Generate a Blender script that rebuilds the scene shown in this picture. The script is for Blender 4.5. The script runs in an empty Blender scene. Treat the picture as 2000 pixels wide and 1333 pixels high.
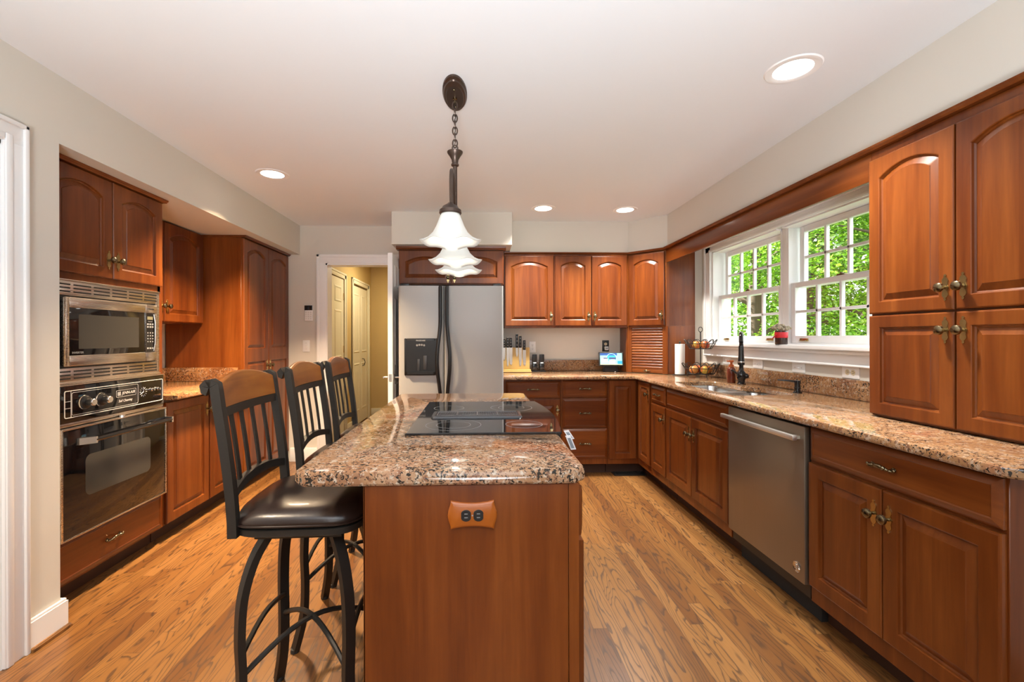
import bpy, bmesh, math, random
import numpy as np
from mathutils import Vector, Matrix
random.seed(7)
PI = math.pi
SC = bpy.context.scene
COL = SC.collection

# ------------------------------------------------------------------ camera, sky, sun, exposure
H0 = 1.27
cam = bpy.data.cameras.new('camera'); camo = bpy.data.objects.new('camera', cam); COL.objects.link(camo)
cam.sensor_width = 36.0; cam.lens = 36.0 * 870.0 / 2000.0
cam.shift_x = 35.0 / 2000.0; cam.shift_y = -7.5 / 2000.0
cam.clip_start = 0.05; cam.clip_end = 200
camo.matrix_world = (Matrix.Translation((0, 0, H0)) @ Matrix.Rotation(-math.radians(2.0), 4, 'Z')
                     @ Matrix.Rotation(PI / 2, 4, 'X') @ Matrix.Rotation(-0.0026, 4, 'Z'))
SC.camera = camo
vs = SC.view_settings
vs.view_transform = 'Standard'; vs.look = 'None'; vs.exposure = 0.76; vs.gamma = 1.0; vs.use_curve_mapping = False

world = bpy.data.worlds.new('sky'); SC.world = world; world.use_nodes = True
wb = world.node_tree.nodes['Background']
wb.inputs[0].default_value = (0.95, 0.98, 1.0, 1); wb.inputs[1].default_value = 2.4

def lamp(name, kind, loc, power, color=(1, 1, 1), parent=None, rot=None, **kw):
    l = bpy.data.lights.new(name, kind); l.energy = power; l.color = color
    for k, v in kw.items(): setattr(l, k, v)
    o = bpy.data.objects.new(name, l); COL.objects.link(o); o.location = loc
    if rot: o.rotation_euler = rot
    if parent: o.parent = parent
    return o
sun = lamp('sun', 'SUN', (0, 0, 12), 20.0, (1.0, 0.95, 0.85), angle=0.02)
sun.rotation_euler = Vector((0.66, -0.34, -0.60)).to_track_quat('-Z', 'Y').to_euler()
# added fill lamp behind the camera, bounced off the ceiling to brighten the room
lamp('ceiling_fill', 'AREA', (0.0, -1.45, 0.75), 66.0, (.93, .965, 1.0), rot=(PI - .56, 0, 0), shape='DISK', size=.9, spread=1.9)
CAN_W, PEND_W = 5.0, 0.35

# ------------------------------------------------------------------ material helpers
def srgb(r, g, b):
    f = lambda c: (c / 255 / 12.92) if c / 255 <= 0.04045 else ((c / 255 + 0.055) / 1.055) ** 2.4
    return (f(r), f(g), f(b), 1)
class NT:
    def __init__(s, name):
        s.m = bpy.data.materials.new(name); s.m.use_nodes = True
        s.t = s.m.node_tree; s.b = s.t.nodes['Principled BSDF']; s.out = s.t.nodes['Material Output']
    def n(s, typ, ins=None, **kw):
        nd = s.t.nodes.new(typ)
        for k, v in kw.items(): setattr(nd, k, v)
        for k, v in (ins or {}).items():
            if hasattr(v, 'is_linked') or hasattr(v, 'links'): s.t.links.new(v, nd.inputs[k])
            else: nd.inputs[k].default_value = v
        return nd
    def set(s, **kw):
        for k, v in kw.items():
            k = k.replace('_', ' ')
            if hasattr(v, 'links'): s.t.links.new(v, s.b.inputs[k])
            else: s.b.inputs[k].default_value = v
    def math(s, op, a, b=0.0, c=None):
        i = {0: a, 1: b}
        if c is not None: i[2] = c
        return s.n('ShaderNodeMath', i, operation=op).outputs[0]
    def ramp(s, fac, stops, interp='LINEAR'):
        r = s.n('ShaderNodeValToRGB', {0: fac}); cr = r.color_ramp; cr.interpolation = interp
        while len(cr.elements) < len(stops): cr.elements.new(0.5)
        for e, (p, c) in zip(cr.elements, stops): e.position = p; e.color = c if len(c) == 4 else (*c, 1)
        return r.outputs[0]
    def mix(s, fac, a, b, blend='MIX'):
        nd = s.n('ShaderNodeMix', data_type='RGBA', blend_type=blend)
        for i, v in ((0, fac), (6, a), (7, b)):
            if hasattr(v, 'links'): s.t.links.new(v, nd.inputs[i])
            else: nd.inputs[i].default_value = v if i == 0 or len(v) == 4 else (*v, 1)
        return nd.outputs[2]
    def obj(s, scale=(1, 1, 1), rnd=0.0):
        tc = s.n('ShaderNodeTexCoord').outputs['Object']
        if rnd:
            oi = s.n('ShaderNodeObjectInfo').outputs['Random']
            off = s.n('ShaderNodeCombineXYZ', {0: s.math('MULTIPLY', oi, rnd), 1: s.math('MULTIPLY', oi, rnd * .7), 2: s.math('MULTIPLY', oi, rnd * 1.3)}).outputs[0]
            tc = s.n('ShaderNodeVectorMath', {0: tc, 1: off}, operation='ADD').outputs[0]
        return s.n('ShaderNodeMapping', {'Vector': tc, 'Scale': scale}).outputs[0]
    def noise(s, vec, scale, detail=2, rough=.5, dist=0.0):
        return s.n('ShaderNodeTexNoise', {'Vector': vec, 'Scale': scale, 'Detail': detail, 'Roughness': rough, 'Distortion': dist}).outputs[0]
    def bump(s, h, strength=.2, dist=.002):
        s.t.links.new(s.n('ShaderNodeBump', {'Height': h, 'Strength': strength, 'Distance': dist}).outputs[0], s.b.inputs['Normal'])

def plain(name, col, rough=.5, metal=0.0, coat=0.0, emit=0.0, ecol=None, bump=None, spec=None):
    t = NT(name); t.set(Base_Color=col if len(col) == 4 else (*col, 1), Roughness=rough, Metallic=metal, Coat_Weight=coat)
    if spec is not None: t.set(Specular_IOR_Level=spec)
    if emit: t.set(Emission_Color=ecol or (*col[:3], 1), Emission_Strength=emit)
    if bump: t.bump(t.noise(t.obj(), bump[0], 3), bump[1])
    return t.m

def cherry(name, axis, tint=1.0):
    t = NT(name)
    sc = {'z': (1, 1, .07), 'x': (.07, 1, 1), 'y': (1, .07, 1)}[axis]
    v = t.obj(sc, 7.0)
    n1 = t.noise(v, 11, 4, .55, .7); n2 = t.noise(v, 75, 3, .6)
    oi = t.n('ShaderNodeObjectInfo').outputs['Random']
    tc = t.n('ShaderNodeSeparateXYZ', {0: t.n('ShaderNodeTexCoord').outputs['Object']})
    cx = tc.outputs[{'z': 0, 'x': 2, 'y': 2}[axis]]
    st = t.math('FLOOR', t.math('DIVIDE', t.math('ADD', cx, t.math('MULTIPLY', oi, .31)), .105))
    wn = t.n('ShaderNodeTexWhiteNoise', {'W': t.math('ADD', st, t.math('MULTIPLY', oi, 37.0))}, noise_dimensions='1D').outputs[0]
    f = t.math('ADD', t.math('MULTIPLY', n1, .75), t.math('MULTIPLY', n2, .25))
    f = t.math('ADD', f, t.math('MULTIPLY_ADD', wn, .16, -.08))
    f = t.math('ADD', f, t.math('MULTIPLY_ADD', oi, .08, -.04))
    k = tint
    c = t.ramp(f, [(.25, (.084 * k, .0165 * k, .0026 * k)), (.5, (.155 * k, .037 * k, .0056 * k)), (.75, (.245 * k, .070 * k, .0120 * k))])
    t.set(Base_Color=c, Roughness=.30, Coat_Weight=.10, Coat_Roughness=.10, Specular_IOR_Level=.40)
    return t.m

def granite(name, dark=1.0, cream=1.0, tint=(1, 1, 1)):
    t = NT(name); v = t.obj((1.65, 1.65, 1.65))
    big = t.noise(v, 2.2, 3, .6, .6)
    base = t.ramp(big, [(p_, tuple(c_ * k_ for c_, k_ in zip(q_, tint))) for p_, q_ in ((.30, (.20, .095, .050)), (.44, (.31, .175, .095)), (.56, (.37, .235, .145)), (.70, (.28, .120, .072)))])
    n = t.noise(v, 34, 4, .65)
    base = t.mix(t.ramp(n, [(.53, (0, 0, 0)), (.62, (.7 * cream,) * 3)]), base, (.50, .42, .33))
    n2 = t.noise(t.obj((1.4, 1.4, 1.4), .0), 48, 3, .6, .4)
    base = t.mix(t.ramp(n2, [(.56, (0, 0, 0)), (.62, (.85, .85, .85))]), base, (.17, .075, .042))
    dens = t.noise(v, 3.4, 2, .5, .3)
    vo = t.n('ShaderNodeTexNoise', {'Vector': v, 'Scale': 70, 'Detail': 3, 'Roughness': .55, 'Distortion': .8}).outputs[0]
    thr = t.math('SUBTRACT', vo, t.math('MULTIPLY_ADD', dens, -.42, .78 + .09 * (1 - dark)))
    base = t.mix(t.ramp(thr, [(.0, (0, 0, 0)), (.025, (1, 1, 1))]), base, (.022, .018, .014))
    t.set(Base_Color=base, Roughness=.07, Specular_IOR_Level=.5)
    return t.m

def oak_floor():
    t = NT('oak_plank_floor')
    tc = t.n('ShaderNodeTexCoord').outputs['Object']
    sep = t.n('ShaderNodeSeparateXYZ', {0: tc})
    W, LEN = .062, 1.15
    col = t.math('FLOOR', t.math('DIVIDE', sep.outputs[0], W))
    r1 = t.n('ShaderNodeTexWhiteNoise', {'W': col}, noise_dimensions='1D').outputs[0]
    yy = t.math('ADD', t.math('DIVIDE', sep.outputs[1], LEN), t.math('MULTIPLY', r1, 9.7))
    row = t.math('FLOOR', yy)
    pid = t.math('ADD', t.math('MULTIPLY', col, 17.13), t.math('MULTIPLY', row, 3.71))
    rp = t.n('ShaderNodeTexWhiteNoise', {'W': pid}, noise_dimensions='1D')
    # cathedral grain: contour lines of a stretched noise field, a fresh offset on every board
    off = t.n('ShaderNodeCombineXYZ', {0: t.math('MULTIPLY', rp.outputs[0], 40.0), 1: t.math('MULTIPLY', rp.outputs[0], 23.0), 2: 0.0}).outputs[0]
    pv = t.n('ShaderNodeVectorMath', {0: tc, 1: off}, operation='ADD').outputs[0]
    gv = t.n('ShaderNodeMapping', {'Vector': pv, 'Scale': (9.0, 1.15, 1)}).outputs[0]
    g = t.noise(gv, 1.0, 2, .45, .35)
    wob = t.noise(t.n('ShaderNodeMapping', {'Vector': pv, 'Scale': (30, 7, 1)}).outputs[0], 1.0, 2)
    ring = t.math('FRACT', t.math('ADD', t.math('MULTIPLY', g, 17.0), t.math('MULTIPLY', wob, .8)))
    ringf = t.ramp(ring, [(.0, (1, 1, 1)), (.09, (.85, .85, .85)), (.24, (.14, .14, .14)), (.50, (0, 0, 0)), (.93, (.05, .05, .05)), (1, (1, 1, 1))])
    pore = t.noise(t.n('ShaderNodeMapping', {'Vector': pv, 'Scale': (330, 9, 1)}).outputs[0], 1.0, 2, .6)
    base = t.ramp(rp.outputs[0], [(0, (.145, .056, .016)), (.35, (.205, .085, .022)), (.7, (.262, .117, .031)), (1, (.305, .144, .044))])
    c = t.mix(t.math('MULTIPLY', ringf, .86), base, (.050, .021, .008))
    c = t.mix(t.ramp(pore, [(.5, (0, 0, 0)), (.72, (.5, .5, .5))]), c, (.13, .055, .02))
    fx = t.math('FRACT', t.math('DIVIDE', sep.outputs[0], W)); fy = t.math('FRACT', yy)
    gap = t.math('MAXIMUM', t.math('LESS_THAN', t.math('MINIMUM', fx, t.math('SUBTRACT', 1.0, fx)), .018),
                 t.math('LESS_THAN', t.math('MINIMUM', fy, t.math('SUBTRACT', 1.0, fy)), .0012))
    c = t.mix(t.math('MULTIPLY', gap, .7), c, (.06, .025, .01))
    t.set(Base_Color=c, Roughness=t.math('MULTIPLY_ADD', ringf, .10, .30), Coat_Weight=.12, Coat_Roughness=.25)
    t.bump(t.math('SUBTRACT', t.math('MULTIPLY', ringf, -.25), gap), .25, .001)
    return t.m

def brushed(name, col, rough=.28, axis='x', metal=1.0):
    t = NT(name); sc = {'x': (2, 300, 300), 'z': (300, 300, 2), 'y': (300, 2, 300)}[axis]
    n = t.noise(t.obj(sc), 1.0, 2)
    t.set(Base_Color=(*col, 1), Metallic=metal, Roughness=t.math('MULTIPLY_ADD', n, .12, rough - .06))
    return t.m

def foliage(name, c1, c2, c3):
    t = NT(name)
    n = t.noise(t.obj(), 1.6, 2); n2 = t.noise(t.obj(), 22, 2)
    c = t.ramp(t.math('ADD', t.math('MULTIPLY', n, .5), t.math('MULTIPLY', n2, .5)), [(.36, c1), (.5, c2), (.64, c3)])
    d = t.n('ShaderNodeBsdfDiffuse', {'Color': c}).outputs[0]
    tr = t.n('ShaderNodeBsdfTranslucent', {'Color': c}).outputs[0]
    gl = t.n('ShaderNodeBsdfGlossy', {'Color': (1, 1, 1, 1), 'Roughness': .35}).outputs[0]
    m = t.n('ShaderNodeMixShader', {0: .33, 1: d, 2: tr}).outputs[0]
    m = t.n('ShaderNodeMixShader', {0: .06, 1: m, 2: gl}).outputs[0]
    t.t.links.new(m, t.out.inputs[0]); return t.m

def pane_glass():
    t = NT('window_glass')
    a = t.n('ShaderNodeBsdfTransparent').outputs[0]; b = t.n('ShaderNodeBsdfGlossy', {'Roughness': .0}).outputs[0]
    fr = .05
    t.t.links.new(t.n('ShaderNodeMixShader', {0: fr, 1: a, 2: b}).outputs[0], t.out.inputs[0]); return t.m

M = {}
M['cz'] = cherry('cherry_vertical', 'z'); M['cx'] = cherry('cherry_horizontal', 'x')
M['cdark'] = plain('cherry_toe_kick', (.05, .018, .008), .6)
M['granite'] = granite('speckled_granite', 1.1, 1.25, (1.06, 1.02, .98)); M['granite3'] = granite('tan_granite', .7, .6, (1.05, .86, .60)); M['granite2'] = granite('brown_granite', .8, .7, (.95, .85, .69)); M['floor'] = oak_floor()
M['wall'] = plain('wall_paint', (.68, .65, .585), .75, bump=(220, .05))
M['ceil'] = plain('ceiling_paint', (.80, .84, .88), .85, bump=(160, .05))
M['white'] = plain('white_trim_paint', (.88, .885, .89), .38)
M['hallpaint'] = plain('yellow_hall_paint', (.56, .40, .16), .7)
M['hallwhite'] = plain('cream_door_paint', (.78, .72, .52), .45)
M['brass'] = plain('antique_brass', (.56, .42, .19), .26, 1.0)
M['brassdark'] = plain('aged_brass', (.22, .175, .105), .25, 1.0)
M['bronze'] = plain('oil_rubbed_bronze', (.085, .058, .046), .36, .7)
M['iron'] = plain('dark_iron', (.026, .022, .018), .45, .3)
M['black'] = plain('black_plastic', (.012, .012, .013), .35)
M['gloss'] = plain('black_glass', (.008, .008, .009), .04, coat=.3)
M['rubber'] = plain('matte_black', (.02, .02, .02), .7)
M['steel'] = brushed('brushed_steel', (.58, .52, .46), .27, 'x')
M['chrome'] = plain('chrome', (.78, .76, .73), .22, 1.0)
M['fridge'] = plain('silver_grey_enamel', (.44, .44, .43), .38, .08)
M['dw'] = brushed('bronze_stainless', (.31, .26, .20), .38, 'z', .85)
M['sink'] = brushed('sink_steel', (.62, .62, .61), .25, 'x')
M['leather'] = plain('dark_leather', (.022, .012, .009), .30, coat=.1, bump=(90, .12))
M['plate'] = plain('white_plastic', (.90, .90, .89), .35)
M['ivory'] = plain('ivory_plastic', (.70, .62, .42), .4)
M['silk'] = plain('white_lettering', (.75, .75, .73), .5)
M['greytxt'] = plain('grey_lettering', (.30, .31, .32), .5)
M['lit'] = plain('lit_diffuser', (1, 1, 1), .5, emit=4.0, ecol=(1, .97, .92, 1))
M['bulb'] = plain('lit_bulb', (1, 1, 1), .5, emit=2.2, ecol=(1, .95, .88, 1))
M['glass'] = pane_glass()
M['pine'] = plain('bamboo', (.55, .36, .12), .45, bump=(60, .05))
M['paper'] = plain('paper_towel', (.82, .82, .80), .85, bump=(120, .15))
M['red'] = plain('red_ribbon', (.65, .02, .03), .45)
M['amber'] = plain('amber_plastic', (.13, .022, .008), .12, coat=.4)
M['amberpump'] = plain('amber_pump', (.50, .11, .025), .3)
M['bark'] = plain('tree_bark', (.075, .055, .035), .9, bump=(14, .6))
M['lawn'] = plain('lawn', (.09, .16, .035), .9, bump=(30, .5))
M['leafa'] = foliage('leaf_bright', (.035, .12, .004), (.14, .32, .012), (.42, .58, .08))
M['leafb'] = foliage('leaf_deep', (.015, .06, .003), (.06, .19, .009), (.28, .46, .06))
M['blade'] = plain('knife_steel', (.62, .56, .50), .25, .9)
M['bulbglass'] = plain('dark_jar', (.04, .02, .015), .08, coat=.5)
M['dry'] = plain('dried_flowers', (.42, .36, .26), .9)
M['oakwood'] = plain('cherry_outlet_plate', (.34, .085, .006), .3, coat=.1)

def honey():
    t = NT('honey_wood'); v = t.obj((1, .12, 1), 5)
    n = t.math('ADD', t.math('MULTIPLY', t.noise(v, 14, 4, .6, .6), .7), t.math('MULTIPLY', t.noise(t.obj((1, 1, 1), 5), 7, 3), .3))
    t.set(Base_Color=t.ramp(n, [(.3, (.12, .032, .005)), (.52, (.30, .095, .012)), (.72, (.42, .16, .024))]), Roughness=.36, Coat_Weight=.12, Specular_IOR_Level=.35)
    return t.m
M['honey'] = honey()
def shade():
    t = NT('frosted_shade_glass')
    t.set(Base_Color=(.56, .57, .53, 1), Roughness=.4, Emission_Color=(1, .98, .92, 1), Emission_Strength=.14)
    return t.m
M['shade'] = shade()
def apple(name, a, b):
    t = NT(name); n = t.noise(t.obj((1, 1, .35), 3), 28, 3)
    t.set(Base_Color=t.ramp(n, [(.42, (*a, 1)), (.58, (*b, 1))]), Roughness=.25, Coat_Weight=.2); return t.m
M['ap_red'] = apple('apple_red', (.42, .045, .025), (.60, .22, .06))
M['ap_yel'] = apple('apple_yellow', (.62, .45, .07), (.55, .16, .04))
M['ap_brn'] = apple('pear_brown', (.34, .13, .035), (.42, .20, .06))
M['ap_org'] = apple('apple_orange', (.60, .20, .05), (.66, .36, .10))

# ------------------------------------------------------------------ mesh helpers
class MB:
    def __init__(s): s.b = bmesh.new()
    def box(s, x0, x1, y0, y1, z0, z1, bev=0.0, seg=2):
        x0, x1 = sorted((x0, x1)); y0, y1 = sorted((y0, y1)); z0, z1 = sorted((z0, z1))
        r = bmesh.ops.create_cube(s.b, size=1.0)
        for v in r['verts']:
            v.co = Vector(((x0 + x1) / 2 + v.co.x * (x1 - x0), (y0 + y1) / 2 + v.co.y * (y1 - y0), (z0 + z1) / 2 + v.co.z * (z1 - z0)))
        if bev > 0:
            es = list({e for v in r['verts'] for e in v.link_edges})
            bmesh.ops.bevel(s.b, geom=es, offset=min(bev, .45 * min(x1 - x0, y1 - y0, z1 - z0)), segments=seg, affect='EDGES', profile=.5)
        return s
    def loops(s, lps, cap0=True, cap1=True, closed=False):
        vv = [[s.b.verts.new(p) for p in l] for l in lps]
        n = len(vv[0]); rng = list(zip(vv, vv[1:])) + ([(vv[-1], vv[0])] if closed else [])
        for a, b in rng:
            for i in range(n):
                try: s.b.faces.new((a[i], a[(i + 1) % n], b[(i + 1) % n], b[i]))
                except ValueError: pass
        if not closed:
            if cap0: s.b.faces.new(vv[0][::-1])
            if cap1: s.b.faces.new(vv[-1])
        return s
    def lathe(s, prof, org=(0, 0, 0), axis='z', n=24, wave=None, ring=False):
        lps = []; o = Vector(org)
        for k, (r, t) in enumerate(prof):
            l = []
            for i in range(n):
                a = 2 * PI * i / n
                rr, tt = (r, t) if wave is None else wave(r, t, a, k)
                u, w = rr * math.cos(a), rr * math.sin(a)
                l.append(o + Vector({'z': (u, w, tt), '-y': (u, -tt, w), 'y': (u, tt, -w), 'x': (tt, u, w), '-x': (-tt, u, -w), '-z': (u, -w, -tt)}[axis]))
            lps.append(l)
        return s.loops(lps, prof[0][0] > 1e-6, prof[-1][0] > 1e-6, closed=ring)
    def cyl(s, p0, p1, r, r2=None, n=16):
        return s.tube([p0, p1], [r, r if r2 is None else r2], n)
    def tube(s, pts, r, n=8, closed=False, flat=None, up=None):
        P = [Vector(p) for p in pts]; N = len(P)
        R = r if isinstance(r, (list, tuple)) else [r] * N
        tan = []
        for i in range(N):
            a = P[(i - 1) % N] if (closed or i > 0) else P[i]; b = P[(i + 1) % N] if (closed or i < N - 1) else P[i]
            tan.append((b - a).normalized())
        nrm = Vector(up) if up else (Vector((0, 0, 1)) if abs(tan[0].z) < .9 else Vector((1, 0, 0)))
        lps = []
        for i in range(N):
            if up: nrm = Vector(up)
            nrm = (nrm - tan[i] * nrm.dot(tan[i])).normalized(); bi = tan[i].cross(nrm)
            if flat:
                h, w = flat[0] / 2, flat[1] / 2
                lps.append([P[i] + nrm * a * h + bi * b * w for a, b in ((1, -1), (1, 1), (-1, 1), (-1, -1))])
            else:
                lps.append([P[i] + (nrm * math.cos(2 * PI * k / n) + bi * math.sin(2 * PI * k / n)) * R[i] for k in range(n)])
        return s.loops(lps, closed=closed)
    def prism(s, poly, d0, d1, plane='xy', bev=0.0):
        f = {'xy': lambda a, b, d: (a, b, d), 'xz': lambda a, b, d: (a, d, b), 'yz': lambda a, b, d: (d, a, b)}[plane]
        if bev:
            ip = offset_poly(poly, bev)
            sg = 1 if d1 > d0 else -1
            return s.loops([[f(*p, d0) for p in poly], [f(*p, d1 - sg * bev) for p in poly], [f(*p, d1) for p in ip]])
        return s.loops([[f(*p, d0) for p in poly], [f(*p, d1) for p in poly]])
    def sphere(s, c, r, sc=(1, 1, 1), n=16):
        k = n // 2
        prof = [(r * math.sin(PI * i / k), -r * math.cos(PI * i / k)) for i in range(k + 1)]
        prof[0] = (1e-5, -r); prof[-1] = (1e-5, r); c = Vector(c); lps = []
        for rr, t in prof:
            lps.append([c + Vector((rr * math.cos(2 * PI * i / n) * sc[0], rr * math.sin(2 * PI * i / n) * sc[1], t * sc[2])) for i in range(n)])
        return s.loops(lps)
    def build(s, name, mat, parent=None, ang=38, smooth=True):
        bmesh.ops.remove_doubles(s.b, verts=s.b.verts, dist=1e-6)
        bmesh.ops.recalc_face_normals(s.b, faces=s.b.faces)
        me = bpy.data.meshes.new(name)
        if smooth:
            for f in s.b.faces: f.smooth = True
            for e in s.b.edges:
                if len(e.link_faces) == 2: e.smooth = e.calc_face_angle(0) < math.radians(ang)
                else: e.smooth = False
        s.b.to_mesh(me); s.b.free()
        for m in (mat if isinstance(mat, list) else [mat]): me.materials.append(m)
        o = bpy.data.objects.new(name, me); COL.objects.link(o)
        if parent: o.parent = parent
        return o

def offset_poly(poly, d):
    n = len(poly); A = sum(poly[i][0] * poly[(i + 1) % n][1] - poly[(i + 1) % n][0] * poly[i][1] for i in range(n)); sg = 1 if A > 0 else -1
    out = []
    for i in range(n):
        p0, p1, p2 = Vector(poly[i - 1]), Vector(poly[i]), Vector(poly[(i + 1) % n])
        e1, e2 = (p1 - p0).normalized(), (p2 - p1).normalized()
        n1, n2 = Vector((-e1.y, e1.x)) * sg, Vector((-e2.y, e2.x)) * sg
        b = (n1 + n2); b = b.normalized() if b.length > 1e-6 else n1
        k = d / max(.35, b.dot(n1)); out.append(tuple(p1 + b * k))
    return out

def thing(name, label, cat, loc=(0, 0, 0), rz=0.0, group=None):
    o = bpy.data.objects.new(name, None); COL.objects.link(o); o.empty_display_size = .1
    o.location = loc; o.rotation_euler = (0, 0, rz); return tag(o, label, cat, group)
def tag(o, label, cat, group=None):
    o['label'] = label; o['category'] = cat
    if group: o['group'] = group
    return o
def struct(o, label=None, cat=None):
    o['kind'] = 'structure'
    if label: o['label'] = label; o['category'] = cat
    return o
def dup(root, loc, rz, label, group=None):
    r = root.copy(); COL.objects.link(r); r.location = loc; r.rotation_euler = (0, 0, rz); r['label'] = label
    if group: r['group'] = group
    def rec(a, b):
        for ch in list(a.children):
            c = ch.copy(); COL.objects.link(c); c.parent = b; rec(ch, c)
    rec(root, r); return r
def text(name, s, size, loc, rot, mat, parent, shear=0.0, sx=1.0, align='CENTER', offset=0.0):
    cu = bpy.data.curves.new(name, 'FONT'); cu.body = s; cu.size = size; cu.align_x = align; cu.align_y = 'CENTER'; cu.extrude = .0004; cu.shear = shear; cu.offset = offset
    t = bpy.data.objects.new(name, cu); COL.objects.link(t); bpy.context.view_layer.update()
    me = bpy.data.meshes.new_from_object(t.evaluated_get(bpy.context.evaluated_depsgraph_get()))
    bpy.data.objects.remove(t); me.name = name
    me.transform(Matrix.Translation(loc) @ rot.to_4x4() @ Matrix.Diagonal((sx, 1, 1, 1)))
    me.materials.clear(); me.materials.append(mat)
    o = bpy.data.objects.new(name, me); COL.objects.link(o); o.parent = parent; return o
RF = Matrix.Rotation(PI / 2, 3, 'X')      # text standing on a local -y face

# ------------------------------------------------------------------ cabinet makers (local: x along the run, front faces -y)
def panel_loops(mb, x0, x1, z0, z1, y, s, arch, t=.02, sides=(1, 1, 1, 1), raised=True):
    NT_ = 12
    w = x1 - x0; rise = min(.048, .155 * (w - 2 * s)) if arch else 0.0
    def rect(i, yy, il=None):
        a, b, c, d = x0 + i * sides[0], x1 - i * sides[1], z0 + i * sides[2], z1 - i * sides[3]
        return [(a, yy, c), (b, yy, c)] + [(b + (a - b) * k / NT_, yy, d) for k in range(NT_ + 1)]
    def open_(i, yy):
        a, b, c, d = x0 + s + i, x1 - s - i, z0 + s + i, z1 - s - i
        r = rise * (1 - .15 * i / s)
        return [(a, yy, c), (b, yy, c)] + [(b + (a - b) * k / NT_, yy, d - r * (2 * k / NT_ - 1) ** 2) for k in range(NT_ + 1)]
    L = [rect(0, y + t), rect(0, y + .005), rect(.002, y + .0015), rect(.006, y), open_(0, y), open_(.003, y + .0015), open_(.005, y + .009), open_(.010, y + .0125)]
    wi = min(.024, .28 * (w - 2 * s))
    L += [open_(.010 + wi, y + .003), open_(.0115 + wi, y + .0005)]
    mb.loops(L)
def slab_front(mb, x0, x1, z0, z1, y, t=.02):      # drawer front with a shallow raised border
    def r(i, yy): return [(x0 + i, yy, z0 + i), (x1 - i, yy, z0 + i), (x1 - i, yy, z1 - i), (x0 + i, yy, z1 - i)]
    mb.loops([r(0, y + t), r(0, y + .009), r(.003, y + .007), r(.020, y + .001), r(.022, y), r(.026, y + .0028), r(.030, y + .0028)])
def knob(parent, x, z, y):
    b = MB(); prof = [(-.050, .001), (-.045, .0055), (-.040, .0025), (-.034, .009), (-.027, .0115), (-.015, .009), (0, .0145), (.015, .009), (.027, .0115), (.034, .009), (.040, .0025), (.045, .0055), (.050, .001)]
    poly = [(x + w, z + h) for h, w in prof] + [(x - w, z + h) for h, w in prof[::-1]]
    b.prism(poly, y, y - .003, 'xz'); b.build('backplate', M['brass'], parent)
    k = MB(); k.lathe([(.007, 0), (.0055, .004), (.0055, .012), (.013, .017), (.0180, .024), (.0170, .031), (.0105, .036), (.0001, .0375)], (x, y - .002, z), '-y', 16)
    k.build('knob', M['brassdark'], parent)
def pull(parent, x, z, y, L=.105):
    b = MB(); n = 21; P = []; R = []
    for i in range(n):
        u = i / (n - 1) * 2 - 1
        P.append((x + u * L / 2, y - .020 + .010 * u ** 4 + .006 * math.cos(PI * u) * 0, z + .004 * math.cos(u * PI)))
        R.append(.0035 + .0045 * (1 - u * u) ** 2 + .0016 * math.cos(i * PI) * (abs(u) > .3))
    b.tube(P, R, 10)
    for sg in (-1, 1):
        b.cyl((x + sg * L * .40, y, z), (x + sg * L * .40, y - .017, z), .0045, n=10)
        b.sphere((x + sg * L / 2, y - .010, z), .006, n=10)
        b.lathe([(.009, 0), (.008, .003), (.003, .005)], (x + sg * L * .40, y, z), '-y', 12)
    b.build('pull', M['brassdark'], parent)
def fronts(root, items, y=-.02, s=.055):
    for it in items:
        k, x0, x1, z0, z1 = it[:5]; o = it[5] if len(it) > 5 else {}
        b = MB()
        if k == 'door':
            if 'split' in o:
                zm = o['split']
                panel_loops(b, x0, x1, z0, zm, y, s, False, sides=(1, 1, 1, 0)); panel_loops(b, x0, x1, zm, z1, y, s, True, sides=(1, 1, 0, 1))
            else: panel_loops(b, x0, x1, z0, z1, y, o.get('s', s), o.get('arch', False))
            d = b.build('door', M['cz'], root, ang=20)
            if 'k' in o:
                kx = x0 + .027 if o['k'][0] == 'l' else x1 - .027
                knob(d, kx, o['k'][1], y)
        else:
            slab_front(b, x0, x1, z0, z1, y)
            d = b.build('drawer' if k == 'drawer' else 'false_front', M['cx'], root, ang=20)
            if k == 'drawer': pull(d, (x0 + x1) / 2, (z0 + z1) / 2, y)
def cabinet(name, label, cat, loc, rz, x0, x1, d, z0, z1, items, group=None, toe=False, s=.055):
    r = thing(name, label, cat, loc, rz, group)
    b = MB(); b.box(x0, x1, 0, d, z0, z1, .0015, 1); b.build('body', M['cz'], r)
    if toe:
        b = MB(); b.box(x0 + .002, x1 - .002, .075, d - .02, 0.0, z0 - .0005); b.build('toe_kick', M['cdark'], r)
    fronts(r, items, s=s); return r

# ================================================================== THE ROOM
CE, XL, XR, XW, YB, YF, LW = 2.42, -1.83, 1.78, 2.13, 4.64, -1.9, -2.58
def S(name, fill, mat, label=None, cat=None, **kw):
    b = MB(); fill(b); return struct(b.build(name, mat, **kw), label, cat)
S('floor', lambda b: b.box(-2.75, 2.32, YF, 8.4, -.06, 0), M['floor'])
S('ceiling', lambda b: (b.box(-2.75, 2.32, YF, YB + .12, CE, CE + .1), b.box(-2.75, .2, YB + .12, 8.4, CE, CE + .1)), M['ceil'])
WY0, WY1, WZ0, WZ1 = 2.182, 3.985, 1.215, 2.04           # window opening
def wr(b):
    b.box(XW, XW + .17, YF, YB + .12, 0, WZ0 - .04); b.box(XW, XW + .17, YF, YB + .12, WZ1, CE)
    b.box(XW, XW + .17, YF, WY0, WZ0 - .04, WZ1); b.box(XW, XW + .17, WY1, YB + .12, WZ0 - .04, WZ1); b.box(2.056, XW, 4.172, 4.29, 0.92, 2.11)
S('wall_right', wr, M['wall'])
DX0, DX1, DZ = -1.566, -.822, 2.034
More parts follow.
